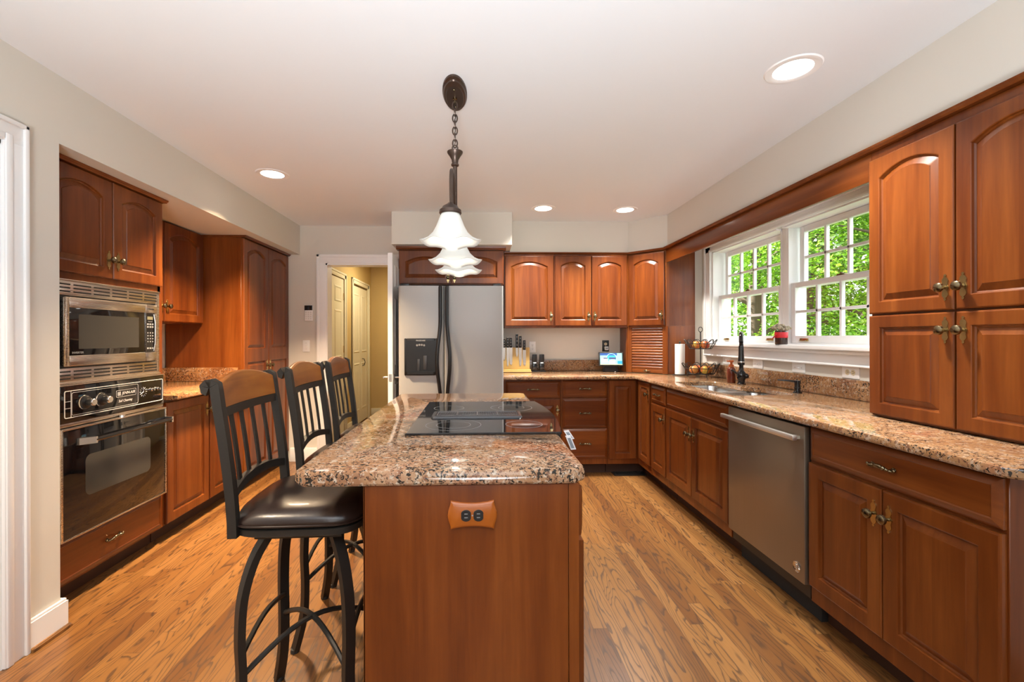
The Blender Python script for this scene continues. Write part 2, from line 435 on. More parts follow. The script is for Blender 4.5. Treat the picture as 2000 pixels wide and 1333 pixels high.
def wbk(b):
    b.box(LW - .12, DX0, YB, YB + .12, 0, CE); b.box(DX1, XW, YB, YB + .12, 0, CE); b.box(DX0, DX1, YB, YB + .12, DZ, CE)
S('wall_back', wbk, M['wall'])
D1a, D1b, D1z = .90, 1.770, 2.032                        # doorway in the near left wall
def wl(b):
    b.box(XL, XL - .11, D1b, 2.012, 0, CE); b.box(XL, XL - .11, YF, D1a, 0, CE); b.box(XL, XL - .11, D1a, D1b, D1z, CE)
    b.box(XL - .11, LW, 1.90, 2.012, 0, CE); b.box(LW, LW - .12, 1.90, YB, 0, CE)
S('wall_left', wl, M['wall'])
def wrear(b):
    b.box(LW, -.45, YF - .12, YF, 0, CE); b.box(.45, XW + .17, YF - .12, YF, 0, CE); b.box(-.45, .45, YF - .12, YF, 2.04, CE); b.box(-.45, .45, YF - .12, YF, 0, .95)
S('wall_rear', wrear, M['wall'])
S('wall_left_soffit', lambda b: b.box(LW, XL, 2.012, YB, 2.122, CE), M['wall'])
def sof(b):
    b.prism([(.312, YB), (.312, 4.405), (1.497, 4.405), (XR, 4.135), (XR, YF), (XW, YF), (XW, YB)], 2.112, CE)
S('wall_right_soffit', sof, M['wall'])
S('wall_back_soffit', lambda b: b.box(-.79, .311, 4.095, YB, 2.122, CE), M['wall'])
# hall behind the doorway
def hall(b):
    b.box(-1.87, -1.75, YB + .12, 5.02, 0, CE); b.box(-1.87, -1.75, 5.86, 6.27, 0, CE); b.box(-1.87, -1.75, 7.08, 7.44, 0, CE)
    b.box(-1.87, -1.75, 5.02, 5.86, 2.03, CE); b.box(-1.87, -1.75, 6.27, 7.08, 2.03, CE)
    b.box(-1.87, -.3, 7.32, 7.44, 0, CE); b.box(-.42, -.3, YB + .12, 7.32, 0, CE)
    b.box(-1.95, -1.87, 4.9, 7.3, 0, CE)
S('wall_hall', hall, M['hallpaint'])
S('baseboard_hall', lambda b: (b.box(-1.75, -.42, 7.305, 7.32, 0, .12, .004), b.box(-1.75, -1.735, 5.94, 6.18, 0, .12, .004)), M['hallwhite'])
def six_panel(b, y0, y1, x, rows, colsn=2):
    b.box(x - .035, x, y0, y1, .012, 2.022)
    w = (y1 - y0)
    for z0, z1 in rows:
        for c in range(colsn):
            a = y0 + .10 + c * (w - .10) / colsn; e = y0 + (c + 1) * (w - .10) / colsn
            b.loops([[(x + .0005, a + i, z0 + i), (x + .0005, e - i, z0 + i), (x + .0005, e - i, z1 - i), (x + .0005, a + i, z1 - i)] if k == 0 else
                     [(x + dz, a + i, z0 + i), (x + dz, e - i, z0 + i), (x + dz, e - i, z1 - i), (x + dz, a + i, z1 - i)] for k, (i, dz) in enumerate([(0, 0), (.012, .007), (.018, .007), (.03, .002)])], cap0=False)
ROWS = [(.22, .86), (1.02, 1.62), (1.72, 1.92)]
b = MB(); six_panel(b, 5.025, 5.855, -1.752, ROWS); d = struct(b.build('door_2', M['hallwhite'], ang=20))
b = MB()
for z in (.25, 1.12, 1.80): b.box(-1.752, -1.744, 5.838, 5.856, z - .045, z + .045, .002)
b.build('hinge', M['brass'], d)
b = MB()
for y0, y1 in ((6.275, 6.673), (6.677, 7.075)):
    b.box(-1.790, -1.755, y0, y1, .015, 2.005)
    for z0, z1 in [(.20, .90), (1.05, 1.90)]:
        b.loops([[(-1.755 + dz, y0 + .06 + i, z0 + i), (-1.755 + dz, y1 - .06 - i, z0 + i), (-1.755 + dz, y1 - .06 - i, z1 - i), (-1.755 + dz, y0 + .06 + i, z1 - i)] for i, dz in [(0, .0003), (.012, .007), (.018, .007), (.03, .002)]], cap0=False)
d = struct(b.build('door_3', M['hallwhite'], ang=20))
b = MB(); b.tube([(-1.755, 6.79, .90 + .05), (-1.725, 6.79, .90 + .045), (-1.712, 6.79, .90), (-1.725, 6.79, .90 - .045), (-1.755, 6.79, .90 - .05)], .006, 8); b.build('door_handle', M['iron'], d)
def casing_y(b, x, sx, y0, y1, zt, w=.085):     # casing on an x-plane wall, around an opening y0..y1
    for a, e in ((.0, .016), (w * .66, .024)):
        b.box(x, x + sx * e, y0 - w, y0 - a if a == 0 else y0 - a, 0, zt + w, .003)
        b.box(x, x + sx * e, y1 + a, y1 + w, 0, zt + w, .003); b.box(x, x + sx * e, y0 - (w if a else w), y1 + w, zt + a, zt + w, .003)
def cas(b):
    casing_y(b, -1.75, 1, 5.02, 5.86, 2.03, .07); casing_y(b, -1.75, 1, 6.27, 7.08, 2.03, .075)
S('trim_1', cas, M['hallwhite'])
# casing of the doorway in the back wall, with jamb
def dcas(b):
    w = .09
    for x0, x1 in ((DX0 - w, DX0), (DX1, DX1 + w)):
        b.box(x0, x1, YB, YB - .016, 0, DZ + w, .003)
    b.box(DX0 - w, DX0 - w + .028, YB - .016, YB - .026, 0, DZ + w, .004); b.box(DX1 + w - .028, DX1 + w, YB - .016, YB - .026, 0, DZ + w, .004)
    b.box(DX0 - w, DX1 + w, YB, YB - .0165, DZ, DZ + w, .003); b.box(DX0 - w, DX1 + w, YB - .016, YB - .026, DZ + w - .028, DZ + w, .004)
    b.box(DX0, DX0 + .018, YB - .012, YB + .125, 0, DZ); b.box(DX1 - .018, DX1, YB - .012, YB + .125, 0, DZ); b.box(DX0, DX1, YB - .012, YB + .125, DZ - .018, DZ)
S('trim_2', dcas, M['white'])
# open door leaf, hinged on the right jamb, swung into the kitchen
b = MB(); b.box(-.789, -.747, 3.905, 4.61, .012, 2.008, .002)
for z0, z1 in ROWS:
    for y0, y1 in ((4.0, 4.22), (4.30, 4.52)):
        for x, sg in ((-.747, 1), (-.789, -1)):
            b.loops([[(x + sg * dz, y0 + i, z0 + i), (x + sg * dz, y1 - i, z0 + i), (x + sg * dz, y1 - i, z1 - i), (x + sg * dz, y0 + i, z1 - i)] for i, dz in [(0, .0003), (.012, .006), (.018, .006), (.03, .002)]], cap0=False)
door4 = struct(b.build('door_4', M['white'], ang=20))
for sg, x in ((1, -.747), (-1, -.789)):
    b = MB(); b.lathe([(.028, 0), (.028, .004), (.020, .009), (.010, .012), (.009, .045), (.0001, .046)], (x, 3.965, .918), 'x' if sg > 0 else '-x', 18)
    b.tube([(x + sg * .046, 3.960, .918), (x + sg * .050, 3.98, .918), (x + sg * .050, 4.07, .915)], [.009, .009, .006], 10); b.build('door_handle', M['chrome'], door4)
b = MB(); b.box(-.781, -.755, 3.9035, 3.905, .885, .95); b.build('latch_plate', M['chrome'], door4)
for z in (1.76, 1.075, .28):
    b = MB(); b.box(-.7465, -.730, 4.585, 4.628, z - .05, z + .05, .002); b.cyl((-.734, 4.618, z - .055), (-.734, 4.618, z + .055), .009, n=10); b.build('hinge', M['rubber'], door4)
# near left doorway: casing, jamb and a door standing in it
def lc(b):
    w = .090
    for y0, y1, o in ((D1b, D1b + w, 1), (D1a - w, D1a, -1)):
        b.box(XL, XL + .016, y0, y1, 0, D1z + w - (.0), .003)
        yo = (y1 - .018, y1) if o > 0 else (y0, y0 + .018); b.box(XL + .012, XL + .026, yo[0], yo[1], 0, D1z + w, .004)
        yi = (y0 + .004, y0 + .030) if o > 0 else (y1 - .030, y1 - .004); b.box(XL + .012, XL + .022, yi[0], yi[1], 0, D1z + .030, .004)
    b.box(XL, XL + .0165, D1a - w, D1b + w, D1z, D1z + w, .003); b.box(XL + .012, XL + .026, D1a - w, D1b + w, D1z + w - .018, D1z + w, .004)
    b.box(XL + .012, XL + .022, D1a, D1b, D1z + .004, D1z + .030, .004)
    b.box(XL - .115, XL + .004, D1b - .015, D1b, 0, D1z); b.box(XL - .115, XL + .004, D1a, D1a + .015, 0, D1z); b.box(XL - .115, XL + .004, D1a, D1b, D1z - .015, D1z)
S('trim_3', lc, M['white'])
b = MB(); b.box(XL - .085, XL - .045, D1a + .02, D1b - .02, .012, D1z - .05, .002)
struct(b.build('door_1', plain('pale_green_door', (.62, .70, .66), .4)))
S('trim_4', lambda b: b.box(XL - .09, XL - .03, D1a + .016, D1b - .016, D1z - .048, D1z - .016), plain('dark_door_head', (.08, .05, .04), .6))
# baseboards
def bb(b, poly):
    b.prism(poly, 0, .116); b.prism(offset_poly(poly, .004), .116, .129, bev=.003)
S('baseboard_left', lambda b: bb(b, [(XL, D1b + .091), (XL + .018, D1b + .091), (XL + .018, 2.030), (XL - .05, 2.030), (XL - .05, 2.0125), (XL, 2.0125)]), M['white'])
S('trim_5', lambda b: b.prism([(XL + .018, D1b + .091), (XL + .036, D1b + .091), (XL + .036, 2.030), (XL + .018, 2.030)], 0, .018, bev=.006), M['floor'])
S('baseboard_back', lambda b: b.box(-1.93, DX0 - .091, YB - .016, YB, 0, .14, .004), M['white'])
# crown moulding over the right and back wall cabinets
def crown(path, name, z0, z1, outs, closed_end=True):
    # path: 2D front line (room side on its left), outs: list of (offset, z)
    n = len(path); b = MB(); nor = []
    for i in range(n):
        ds = []
        if i > 0: ds.append((Vector(path[i]) - Vector(path[i - 1])).normalized())
        if i < n - 1: ds.append((Vector(path[i + 1]) - Vector(path[i])).normalized())
        ns = [Vector((-d.y, d.x)) for d in ds]; m = sum(ns, Vector((0, 0))).normalized(); nor.append(m / max(.4, m.dot(ns[0])))
    b.loops([[(path[i][0] + nor[i].x * o, path[i][1] + nor[i].y * o, z) for o, z in outs] for i in range(n)])
    return struct(b.build(name, M['cx'], ang=25))
crown([(1.770, 1.195), (1.770, 4.148), (1.500, 4.420), (.257, 4.420)], 'trim_6', 0, 0, [(-.02, 2.094), (.022, 2.094), (.026, 2.100), (.032, 2.104), (.034, 2.1115), (-.02, 2.1115)])

# ------------------------------------------------------------------ windows
def win(n, y0, y1):
    w = struct(bpy.data.objects.new('window_%d' % n, None)); COL.objects.link(w); w.location = (2.17, (y0 + y1) / 2, WZ0)
    ym = (y0 + y1) / 2; hw = (y1 - y0) / 2; H = WZ1 - WZ0; mid = 1.640 - WZ0
    b = MB()
    b.box(-.04 if n == 2 else -.002, .125, -hw, -hw + .012, 0, H); b.box(-.002 if n == 2 else -.04, .125, hw - .012, hw, 0, H); b.box(-.04, .125, -hw, hw, H - .012, H); b.box(-.02, .14, -hw, hw, -.012, .008)
    b.build('jamb', M['white'], w)
    def sash(name, x, z0, z1, bot, top, hwx, side=.042):
        b = MB(); a = hwx; t = .032
        b.box(x, x + t, -a, -a + side, z0, z1, .003); b.box(x, x + t, a - side, a, z0, z1, .003)
        b.box(x, x + t, -a + side, a - side, z0, z0 + bot, .003); b.box(x, x + t, -a + side, a - side, z1 - top, z1, .003)
        for k in range(1, 4):
            y = -a + side + (2 * a - 2 * side) * k / 4; b.box(x + .004, x + t - .004, y - .009, y + .009, z0 + bot, z1 - top, .002)
        z = (z0 + bot + z1 - top) / 2; b.box(x + .004, x + t - .004, -a + side, a - side, z - .009, z + .009, .002)
        s = b.build(name, M['white'], w)
        g = MB(); g.box(x + .014, x + .018, -a + side - .004, a - side + .004, z0 + bot - .004, z1 - top + .004); g.build('pane', M['glass'], s)
        return s
    lo = sash('lower_sash', .012, .009, mid, .050, .036, hw - .013)
    up = sash('upper_sash', .062, mid - .036, H - .013, .036, .042, hw - .032)
    for y in (-hw * .67, hw * .67):
        b = MB(); b.box(.004, .012, y - .038, y + .038, .022, .042, .004); b.box(-.006, .006, y - .030, y + .030, .024, .030, .002); b.build('sash_lift', M['brass'], lo)
    b = MB(); b.box(.014, .040, -.028, .028, mid, mid + .010, .003); b.cyl((.024, 0, mid + .008), (.024, 0, mid + .018), .009, n=12); b.build('sash_lock', M['brassdark'], lo)
    return w
win(1, 3.114, WY1); win(2, WY0, 3.052)
def wtrim(b):
    x = XW
    for y0, y1 in ((WY1 + .004, WY1 + .113), (WY0 - .108, WY0 - .004)):
        b.box(x - .018, x, y0, y1, WZ0 + .001, WZ1 + .07, .003)
    b.box(x - .027, x - .016, WY1 + .088, WY1 + .113, WZ0 + .001, WZ1 + .07, .004); b.box(x - .024, x - .016, WY1 + .006, WY1 + .026, WZ0 + .001, WZ1 + .02, .004)
    b.box(x - .018, x, WY0 - .108, WY1 + .108, WZ1 - .002, WZ1 + .07, .003); b.box(x - .027, x - .016, WY0 - .108, WY1 + .108, WZ1 + .045, WZ1 + .07, .004); b.box(x - .024, x - .016, WY0, WY1, WZ1 + .002, WZ1 + .022, .004)
    b.box(x + .040, x + .168, 3.0525, 3.1135, WZ0, WZ1 - .002, .003)
S('trim_7', wtrim, M['white'])
def stool_sill(b):
    b.box(XW - .075, XW + .055, WY0 - .125, WY1 + .118, WZ0 - .028, WZ0, .006, 3)
    b.box(XW - .050, XW, WY0 - .11, WY1 + .108, WZ0 - .050, WZ0 - .028, .008, 3); b.box(XW - .024, XW, WY0 - .11, WY1 + .108, WZ0 - .108, WZ0 - .050, .003)
    b.box(XW - .034, XW, WY0 - .11, WY1 + .108, WZ0 - .120, WZ0 - .106, .005, 3)
    b.box(XW + .055, XW + .175, WY0 - .0, WY1, WZ0 - .04, WZ0 - .0135)
S('trim_8', stool_sill, M['white'])

# ------------------------------------------------------------------ outdoors
S('lawn', lambda b: b.box(2.35, 45, -12, 45, -.7, -.5), M['lawn'], 'sunlit lawn under the trees outside the window', 'lawn')
def tree(label, x, y, h, r, n, mat, leaf=.14, zb=.3):
    t = thing('leafy_tree', label, 'tree', (x, y, -.5), 0, 'trees outside the window')
    b = MB(); k = 9
    P = [(.10 * math.sin(i * 1.3 + x), .10 * math.cos(i * 1.7 + y), h * .9 * i / (k - 1)) for i in range(k)]
    b.tube(P, [.16 * (1 - .075 * i) for i in range(k)], 10)
    for i in range(3, 8):
        for a in (i * 2.4 + x, i * 2.4 + 2.6 + y):
            p = Vector(P[i]); L = r * .75
            b.tube([p, p + Vector((math.cos(a) * L * .5, math.sin(a) * L * .5, L * .28)), p + Vector((math.cos(a) * L, math.sin(a) * L, L * .4))], [.045, .03, .012], 6)
    b.build('trunk', M['bark'], t)
    rg = np.random.default_rng(int(x * 131 + y * 17))
    ncl = 70
    cz = rg.uniform(zb, h, ncl); fr = np.sin(np.clip((cz - zb) / (h - zb), .03, 1) ** .7 * PI) ** .6
    ca = rg.uniform(0, 2 * PI, ncl); cr = r * fr * np.sqrt(rg.uniform(.15, 1, ncl))
    cen = np.stack([cr * np.cos(ca), cr * np.sin(ca), cz], 1)
    idx = rg.integers(0, ncl, n); d = rg.normal(0, 1, (n, 3)); d /= np.linalg.norm(d, axis=1)[:, None]
    C = cen[idx] + d * (rg.uniform(.2, 1, (n, 1)) ** .5) * np.array([.62, .62, .34])
    u = rg.normal(0, 1, (n, 3)); u[:, 2] *= .45; u /= np.linalg.norm(u, axis=1)[:, None]
    w = np.cross(u, rg.normal(0, .5, (n, 3)) + np.array([0, 0, 1.0])); w /= np.linalg.norm(w, axis=1)[:, None]
    sz = leaf * rg.uniform(.6, 1.25, (n, 1))
    nn = np.cross(u, w)
    V = np.stack([C - u * sz * .5, C + w * sz * .30 - nn * sz * .06, C + u * sz * .55, C - w * sz * .30 - nn * sz * .06], 1).reshape(-1, 3)
    me = bpy.data.meshes.new('foliage'); me.vertices.add(4 * n); me.vertices.foreach_set('co', V.astype(np.float32).ravel())
    me.loops.add(4 * n); me.loops.foreach_set('vertex_index', np.arange(4 * n, dtype=np.int32)); me.polygons.add(n)
    me.polygons.foreach_set('loop_start', np.arange(0, 4 * n, 4, dtype=np.int32)); me.update(calc_edges=True); me.validate()
    me.materials.append(mat); o = bpy.data.objects.new('foliage', me); COL.objects.link(o); o.parent = t
TR = [('bright leafy tree nearest the left window, leaning over the sill', 5.3, 8.3, 5.2, 1.5, 5200, 'leafa', .13),
      ('bright leafy tree filling the middle of the left window', 6.5, 8.6, 5.4, 1.5, 5200, 'leafa', .13),
      ('bright leafy tree seen through the right window', 7.2, 7.3, 5.6, 1.7, 6000, 'leafa', .13),
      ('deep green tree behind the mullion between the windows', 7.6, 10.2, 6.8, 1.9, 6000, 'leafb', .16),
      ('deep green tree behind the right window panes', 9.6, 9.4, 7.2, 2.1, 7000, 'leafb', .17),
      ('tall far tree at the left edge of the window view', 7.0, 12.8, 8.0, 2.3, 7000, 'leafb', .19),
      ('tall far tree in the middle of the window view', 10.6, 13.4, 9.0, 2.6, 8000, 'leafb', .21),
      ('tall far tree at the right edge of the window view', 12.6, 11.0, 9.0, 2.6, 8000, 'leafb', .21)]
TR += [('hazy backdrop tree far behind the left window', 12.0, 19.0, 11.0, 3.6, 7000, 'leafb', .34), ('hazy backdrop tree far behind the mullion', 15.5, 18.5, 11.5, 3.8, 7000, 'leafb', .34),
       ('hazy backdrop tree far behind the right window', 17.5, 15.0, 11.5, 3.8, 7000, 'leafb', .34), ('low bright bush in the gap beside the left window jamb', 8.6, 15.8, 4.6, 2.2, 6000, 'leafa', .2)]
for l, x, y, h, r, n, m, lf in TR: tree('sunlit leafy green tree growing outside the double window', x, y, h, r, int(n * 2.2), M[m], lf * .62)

# ================================================================== LEFT WALL CABINETS (front faces +x: rz=90, local x = +y)
LXF = -1.96
def atL(y): return (LXF, y, 0)
r = thing('oven_tower_cabinet', 'tall cherry cabinet tower around the microwave and wall oven', 'cabinet', atL(2.035), PI / 2)
b = MB(); W = .797; dp = .605
b.box(0, W, .02, dp, 2.09 - .02, 2.12); b.box(0, .018, .0, dp, .10, 2.12, .001, 1); b.box(W - .018, W, .0, dp, .10, 2.12, .001, 1); b.box(0, W, dp - .02, dp, .1, 2.12)
b.box(.018, W - .018, 0, dp - .02, 1.552, 1.60); b.box(.018, W - .018, 0, dp - .02, 2.06, 2.118); b.box(.018, W - .018, 0, dp - .02, .10, .335)
b.box(.018, .040, 0, .02, .33, 2.1); b.box(W - .040, W - .018, 0, .02, .33, 2.1); b.box(.018, W - .018, .06, dp - .02, 1.60, 2.06); b.box(.04, W - .04, .02, dp - .02, 1.0, 1.046)
b.build('body', M['cz'], r)
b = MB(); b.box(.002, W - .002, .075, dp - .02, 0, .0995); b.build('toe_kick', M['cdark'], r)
b = MB(); b.loops([[(x, y, z) for y, z in ((0, 2.103), (-.030, 2.103), (-.032, 2.108), (-.040, 2.112), (-.042, 2.1205), (0, 2.1205))] for x in (0, W)]); b.build('crown', M['cx'], r)
fronts(r, [('door', .022, .401, 1.585, 2.099, dict(arch=True, k=('r', 1.68))), ('door', .407, .775, 1.585, 2.099, dict(arch=True, k=('l', 1.68))), ('drawer', .03, .768, .115, .318)])
# microwave with trim kit
r = thing('microwave', 'stainless built-in microwave with louvred trim above the wall oven', 'microwave', atL(2.035), PI / 2)
b = MB(); x0, x1, z0, z1 = .042, .756, 1.060, 1.545; fx0, fx1, fz0, fz1 = .108, .728, 1.128, 1.474; y = -.012
def frame(b, x0, x1, z0, z1, a0, a1, c0, c1, y0, y1, bev=.003):
    b.box(x0, a0, y0, y1, z0, z1, bev); b.box(a1, x1, y0, y1, z0, z1, bev); b.box(a0, a1, y0, y1, c1, z1, bev); b.box(a0, a1, y0, y1, z0, c0, bev)
frame(b, x0, x1, z0, z1, fx0, fx1, fz0, fz1, y, -.001); b.box(x0, x1, -.018, -.001, z1 - .001, z1 + .006, .002); b.box(x0, x1, -.020, -.001, z0 - .008, z0 + .001, .002)
b.build('trim_kit', M['steel'], r)
for zc in (1.510, 1.094):
    b = MB()
    for g in range(6):
        for k in (-1, 0, 1): b.box(x0 + .022 + g * .114, x0 + .022 + g * .114 + .098, y - .0006, y + .004, zc + k * .017 - .0035, zc + k * .017 + .0035)
    b.build('louvre', M['black'], r)
b = MB(); b.box(fx0 - .002, fx1 + .002, -.004, .38, fz0 - .002, fz1 + .002); b.build('case', M['black'], r)
mx0, mx1, mz0, mz1 = .117, .711, 1.136, 1.466
b = MB(); gx0, gx1, gz0, gz1 = .138, .690, 1.188, 1.416
frame(b, mx0, .622, mz0, mz1, gx0, .621, gz0, gz1, -.030, -.006, .004); d = b.build('door', M['steel'], r)
b = MB(); b.box(gx0 - .002, .621, -.0275, -.008, gz0 - .002, gz1 + .002, .002); b.build('glass', M['gloss'], d)
b = MB(); b.box(gx0 + .05, .57, -.0280, -.0274, gz0 + .03, gz1 - .03, .0); b.build('window_mesh', plain('microwave_mesh', (.045, .042, .036), .25), d)
text('lettering', 'INVERTER', .014, (gx0 + .045, -.0282, gz0 + .012), RF, M['greytxt'], d)
b = MB(); b.box(.6235, mx1, -.030, -.006, gz1 + .001, mz1, .003); b.box(.6235, mx1, -.030, -.006, mz0, gz0 - .001, .003); b.box(gx1 + .001, mx1, -.030, -.006, gz0 - .001, gz1 + .001, .003); c = b.build('control_panel', M['steel'], r)
b = MB(); b.box(.6225, gx1 + .001, -.0285, -.008, gz0 - .002, gz1 + .002); b.build('keypad', M['gloss'], c)
for i in range(3):
    for k in range(4): MB().box(.638 + i * .019 - .004, .638 + i * .019 + .004, -.0290, -.0284, 1.250 + k * .017 - .004, 1.250 + k * .017 + .003).build('key', M['greytxt'], c)
    for zz in (1.206, 1.331, 1.347): MB().box(.638 + i * .019 - .007, .638 + i * .019 + .007, -.0290, -.0284, zz, zz + .009).build('key', M['greytxt'], c)
b = MB(); b.box(.633, .678, -.0291, -.0284, 1.378, 1.396); b.build('display', plain('lcd', (.20, .19, .12), .3), c)
text('lettering', 'Panasonic', .011, (.663, -.0306, 1.440), RF, M['black'], c); text('lettering', 'Panasonic', .009, (.656, -.0291, 1.367), RF, M['greytxt'], c)
b = MB(); b.tube([(gx1 - .008, -.030, gz0 + .006), (gx1 - .001, -.034, (gz0 + gz1) / 2 - .06), (gx1 - .001, -.034, (gz0 + gz1) / 2 + .06), (gx1 - .008, -.030, gz1 - .006)], .003, 8); b.build('edge_strip', M['chrome'], c)
# wall oven
r = thing('built_in_oven', 'black glass wall oven with two knobs and chrome trim', 'oven', atL(2.035), PI / 2)
b = MB(); x0, x1 = .083, .806
b.box(.10, .74, .0, .56, .345, 1.0); b.build('case', M['black'], r)
b = MB(); b.box(.046, .752, -.012, -.001, .325, 1.048, .002); b.build('trim', M['steel'], r)
b = MB(); b.box(.076, .752, -.040, -.013, .872, 1.046, .004); p = b.build('control_panel', M['gloss'], r)
b = MB(); b.box(.074, .754, -.043, -.012, 1.046, 1.050, .001); b.box(.076, .752, -.036, -.012, .853, .871, .003); b.box(.045, .073, -.020, -.012, .325, 1.048, .003); b.build('chrome_trim', M['steel'], r)
def rrect(b, x0, x1, z0, z1, y, w, rad=.008):
    P = []
    for cx_, cz_, a0 in ((x1 - rad, z1 - rad, 0), (x0 + rad, z1 - rad, PI / 2), (x0 + rad, z0 + rad, PI), (x1 - rad, z0 + rad, 1.5 * PI)):
        P += [(cx_ + rad * math.cos(a0 + k * PI / 8), y, cz_ + rad * math.sin(a0 + k * PI / 8)) for k in range(5)]
    b.tube(P, w, 4, closed=True, flat=(w, w * .6), up=(0, -1, 0))
b = MB(); rrect(b, .098, .738, .896, 1.022, -.0402, .005); rrect(b, .136, .545, .905, 1.012, -.0402, .0022); rrect(b, .395, .530, .955, .990, -.0402, .002, .004)
b.box(.131, .133, -.041, -.040, .898, 1.02); b.box(.102, .130, -.041, -.040, .940, .9415); b.box(.102, .130, -.041, -.040, .972, .9735)
for a in range(12):
    an = a * PI / 6; cx_, cz_ = .585, .962
    b.tube([(cx_ + .018 * math.cos(an), -.0404, cz_ + .018 * math.sin(an)), (cx_ + .028 * math.cos(an), -.0404, cz_ + .028 * math.sin(an))], .0013, 4)
b.tube([(.560, -.042, .950), (.585, -.042, .962)], .002, 4); b.tube([(.585, -.042, .962), (.586, -.042, .988)], .0016, 4)
b.build('dial_lines', M['silk'], p)
for kx in (.205, .300):
    b = MB(); b.lathe([(.034, 0), (.034, .004), (.030, .012), (.024, .014), (.0175, .016), (.0165, .044), (.0140, .047), (.0001, .047)], (kx, -.040, .958), '-y', 28); k = b.build('knob', M['black'], p)
    b = MB(); b.lathe([(.0001, .040), (.0168, .040), (.0170, .046), (.0145, .0485), (.0001, .0487)], (kx, -.040, .958), '-y', 24); b.lathe([(.0342, .0), (.0355, .003), (.0342, .006)], (kx, -.040, .958), '-y', 28, ring=True)
    b.box(kx - .004, kx + .006, -.0535, -.050, .958 + .018, .958 + .028); b.build('knob_cap', M['chrome'], p)
for kx in (.648, .695): 
    b = MB(); b.lathe([(.010, 0), (.010, .006), (.006, .008), (.006, .020), (.0001, .021)], (kx, -.040, .968), '-y', 14); b.build('timer_knob', M['chrome'], p)
text('lettering', 'JENN-AIR', .022, (.478, -.0405, .972), RF, M['silk'], p, .2, 1.0)
b = MB()
for k in range(4): b.box(.404 + k * .0055, .407 + k * .0055, -.0408, -.0402, .962, .982)
b.build('emblem', M['silk'], p)
text('lettering', 'Self Cleaning', .018, (.455, -.0405, .932), RF, M['silk'], p, .35)
b = MB(); frame(b, .072, .762, .323, .848, .082, .752, .333, .838, -.050, -.014, .003); d = b.build('door', M['steel'], r)
b = MB(); b.box(.0815, .7525, -.0475, -.016, .3325, .8385, .001); b.build('door_glass', M['gloss'], d)
b = MB(); P = []
for cx_, cz_, a0 in ((.63 - .03, .70 - .03, 0), (.20 + .03, .70 - .03, PI / 2), (.20 + .03, .50 + .03, PI), (.63 - .03, .50 + .03, 1.5 * PI)): P += [(cx_ + .03 * math.cos(a0 + k * PI / 8), cz_ + .03 * math.sin(a0 + k * PI / 8)) for k in range(5)]
b.prism(P, -.0474, -.0479, 'xz'); b.build('door_window', plain('oven_window', (.05, .047, .04), .12), d)
b = MB(); b.cyl((.20, -.092, .776), (.738, -.092, .776), .011, n=14); b.build('handle', M['gloss'], d)
for pg in ([(.155, -.048), (.155, -.058), (.196, -.102), (.206, -.102), (.206, -.082), (.19, -.048)], [(.770, -.048), (.770, -.058), (.745, -.102), (.733, -.102), (.733, -.082), (.745, -.048)]):
    MB().prism(pg, .760, .792, 'xy').build('handle_bracket', M['chrome'], d)
b = MB(); b.lathe([(.016, 0), (.013, .012), (.0001, .014)], (.42, -.05, .846), 'z', 14); b.build('door_latch', M['chrome'], d)
# recessed wall cabinet, base cabinet, pantry
cabinet('upper_cabinet', 'arched cherry wall cabinet over the left granite counter', 'cabinet', (-2.277, 2.836, 0), PI / 2, 0, .914, .295, 1.385, 2.119,
        [('door', .006, .443, 1.39, 2.112, dict(arch=True, k=('r', 1.50))), ('door', .449, .905, 1.39, 2.112, dict(arch=True, k=('l', 1.50)))])
cabinet('base_cabinet', 'two-door cherry base cabinet beside the wall oven', 'cabinet', atL(2.836), PI / 2, 0, .914, .61, .10, .882,
        [('door', .008, .442, .108, .866, dict(k=('r', .765))), ('door', .456, .905, .108, .866, dict(k=('l', .765)))], toe=True)
r = cabinet('pantry_cabinet', 'tall cherry pantry with two arched doors in the left rear corner', 'cabinet', atL(3.753), PI / 2, 0, .880, .61, .10, 2.103,
        [('door', .008, .434, .11, 2.098, dict(arch=True, split=1.12, k=('r', 1.02))), ('door', .440, .874, .11, 2.098, dict(arch=True, split=1.12, k=('l', 1.02)))], toe=True)
b = MB(); b.loops([[(x, y, z) for y, z in ((0.0, 2.1035), (-.030, 2.1035), (-.032, 2.108), (-.040, 2.112), (-.042, 2.1205), (0.0, 2.1205))] for x in (0, .88)]); b.box(0, .88, 0, .61, 2.1035, 2.1205); b.build('crown', M['cx'], r)

def counter(poly, hole=None, z0=.884, z1=.914, rnd=.009):
    b = MB(); bm = b.b
    lo = [(p, z0) for p in (offset_poly(poly, rnd * .7),)]
    rings = [(offset_poly(poly, .004), z0), (poly, z0 + .006), (poly, z1 - rnd), (offset_poly(poly, rnd * .29), z1 - rnd * .29), (offset_poly(poly, rnd), z1)]
    V = [[bm.verts.new((*p, z)) for p in pl] for pl, z in rings]; n = len(poly)
    for a, c in zip(V, V[1:]):
        for i in range(n): bm.faces.new((a[i], a[(i + 1) % n], c[(i + 1) % n], c[i]))
    if hole:
        hr = [(hole, z0), (hole, z1 - .004), (offset_poly(hole, -.004), z1)]
        HV = [[bm.verts.new((*p, z)) for p in pl] for pl, z in hr]; m = len(hole)
        for a, c in zip(HV, HV[1:]):
            for i in range(m): bm.faces.new((a[i], a[(i + 1) % m], c[(i + 1) % m], c[i]))
    for k in (0, -1):
        es = [bm.edges.get((V[k][i], V[k][(i + 1) % n])) for i in range(n)]
        if hole: es += [bm.edges.get((HV[k][i], HV[k][(i + 1) % m])) for i in range(m)]
        bmesh.ops.triangle_fill(bm, edges=es, use_beauty=True)
    return b
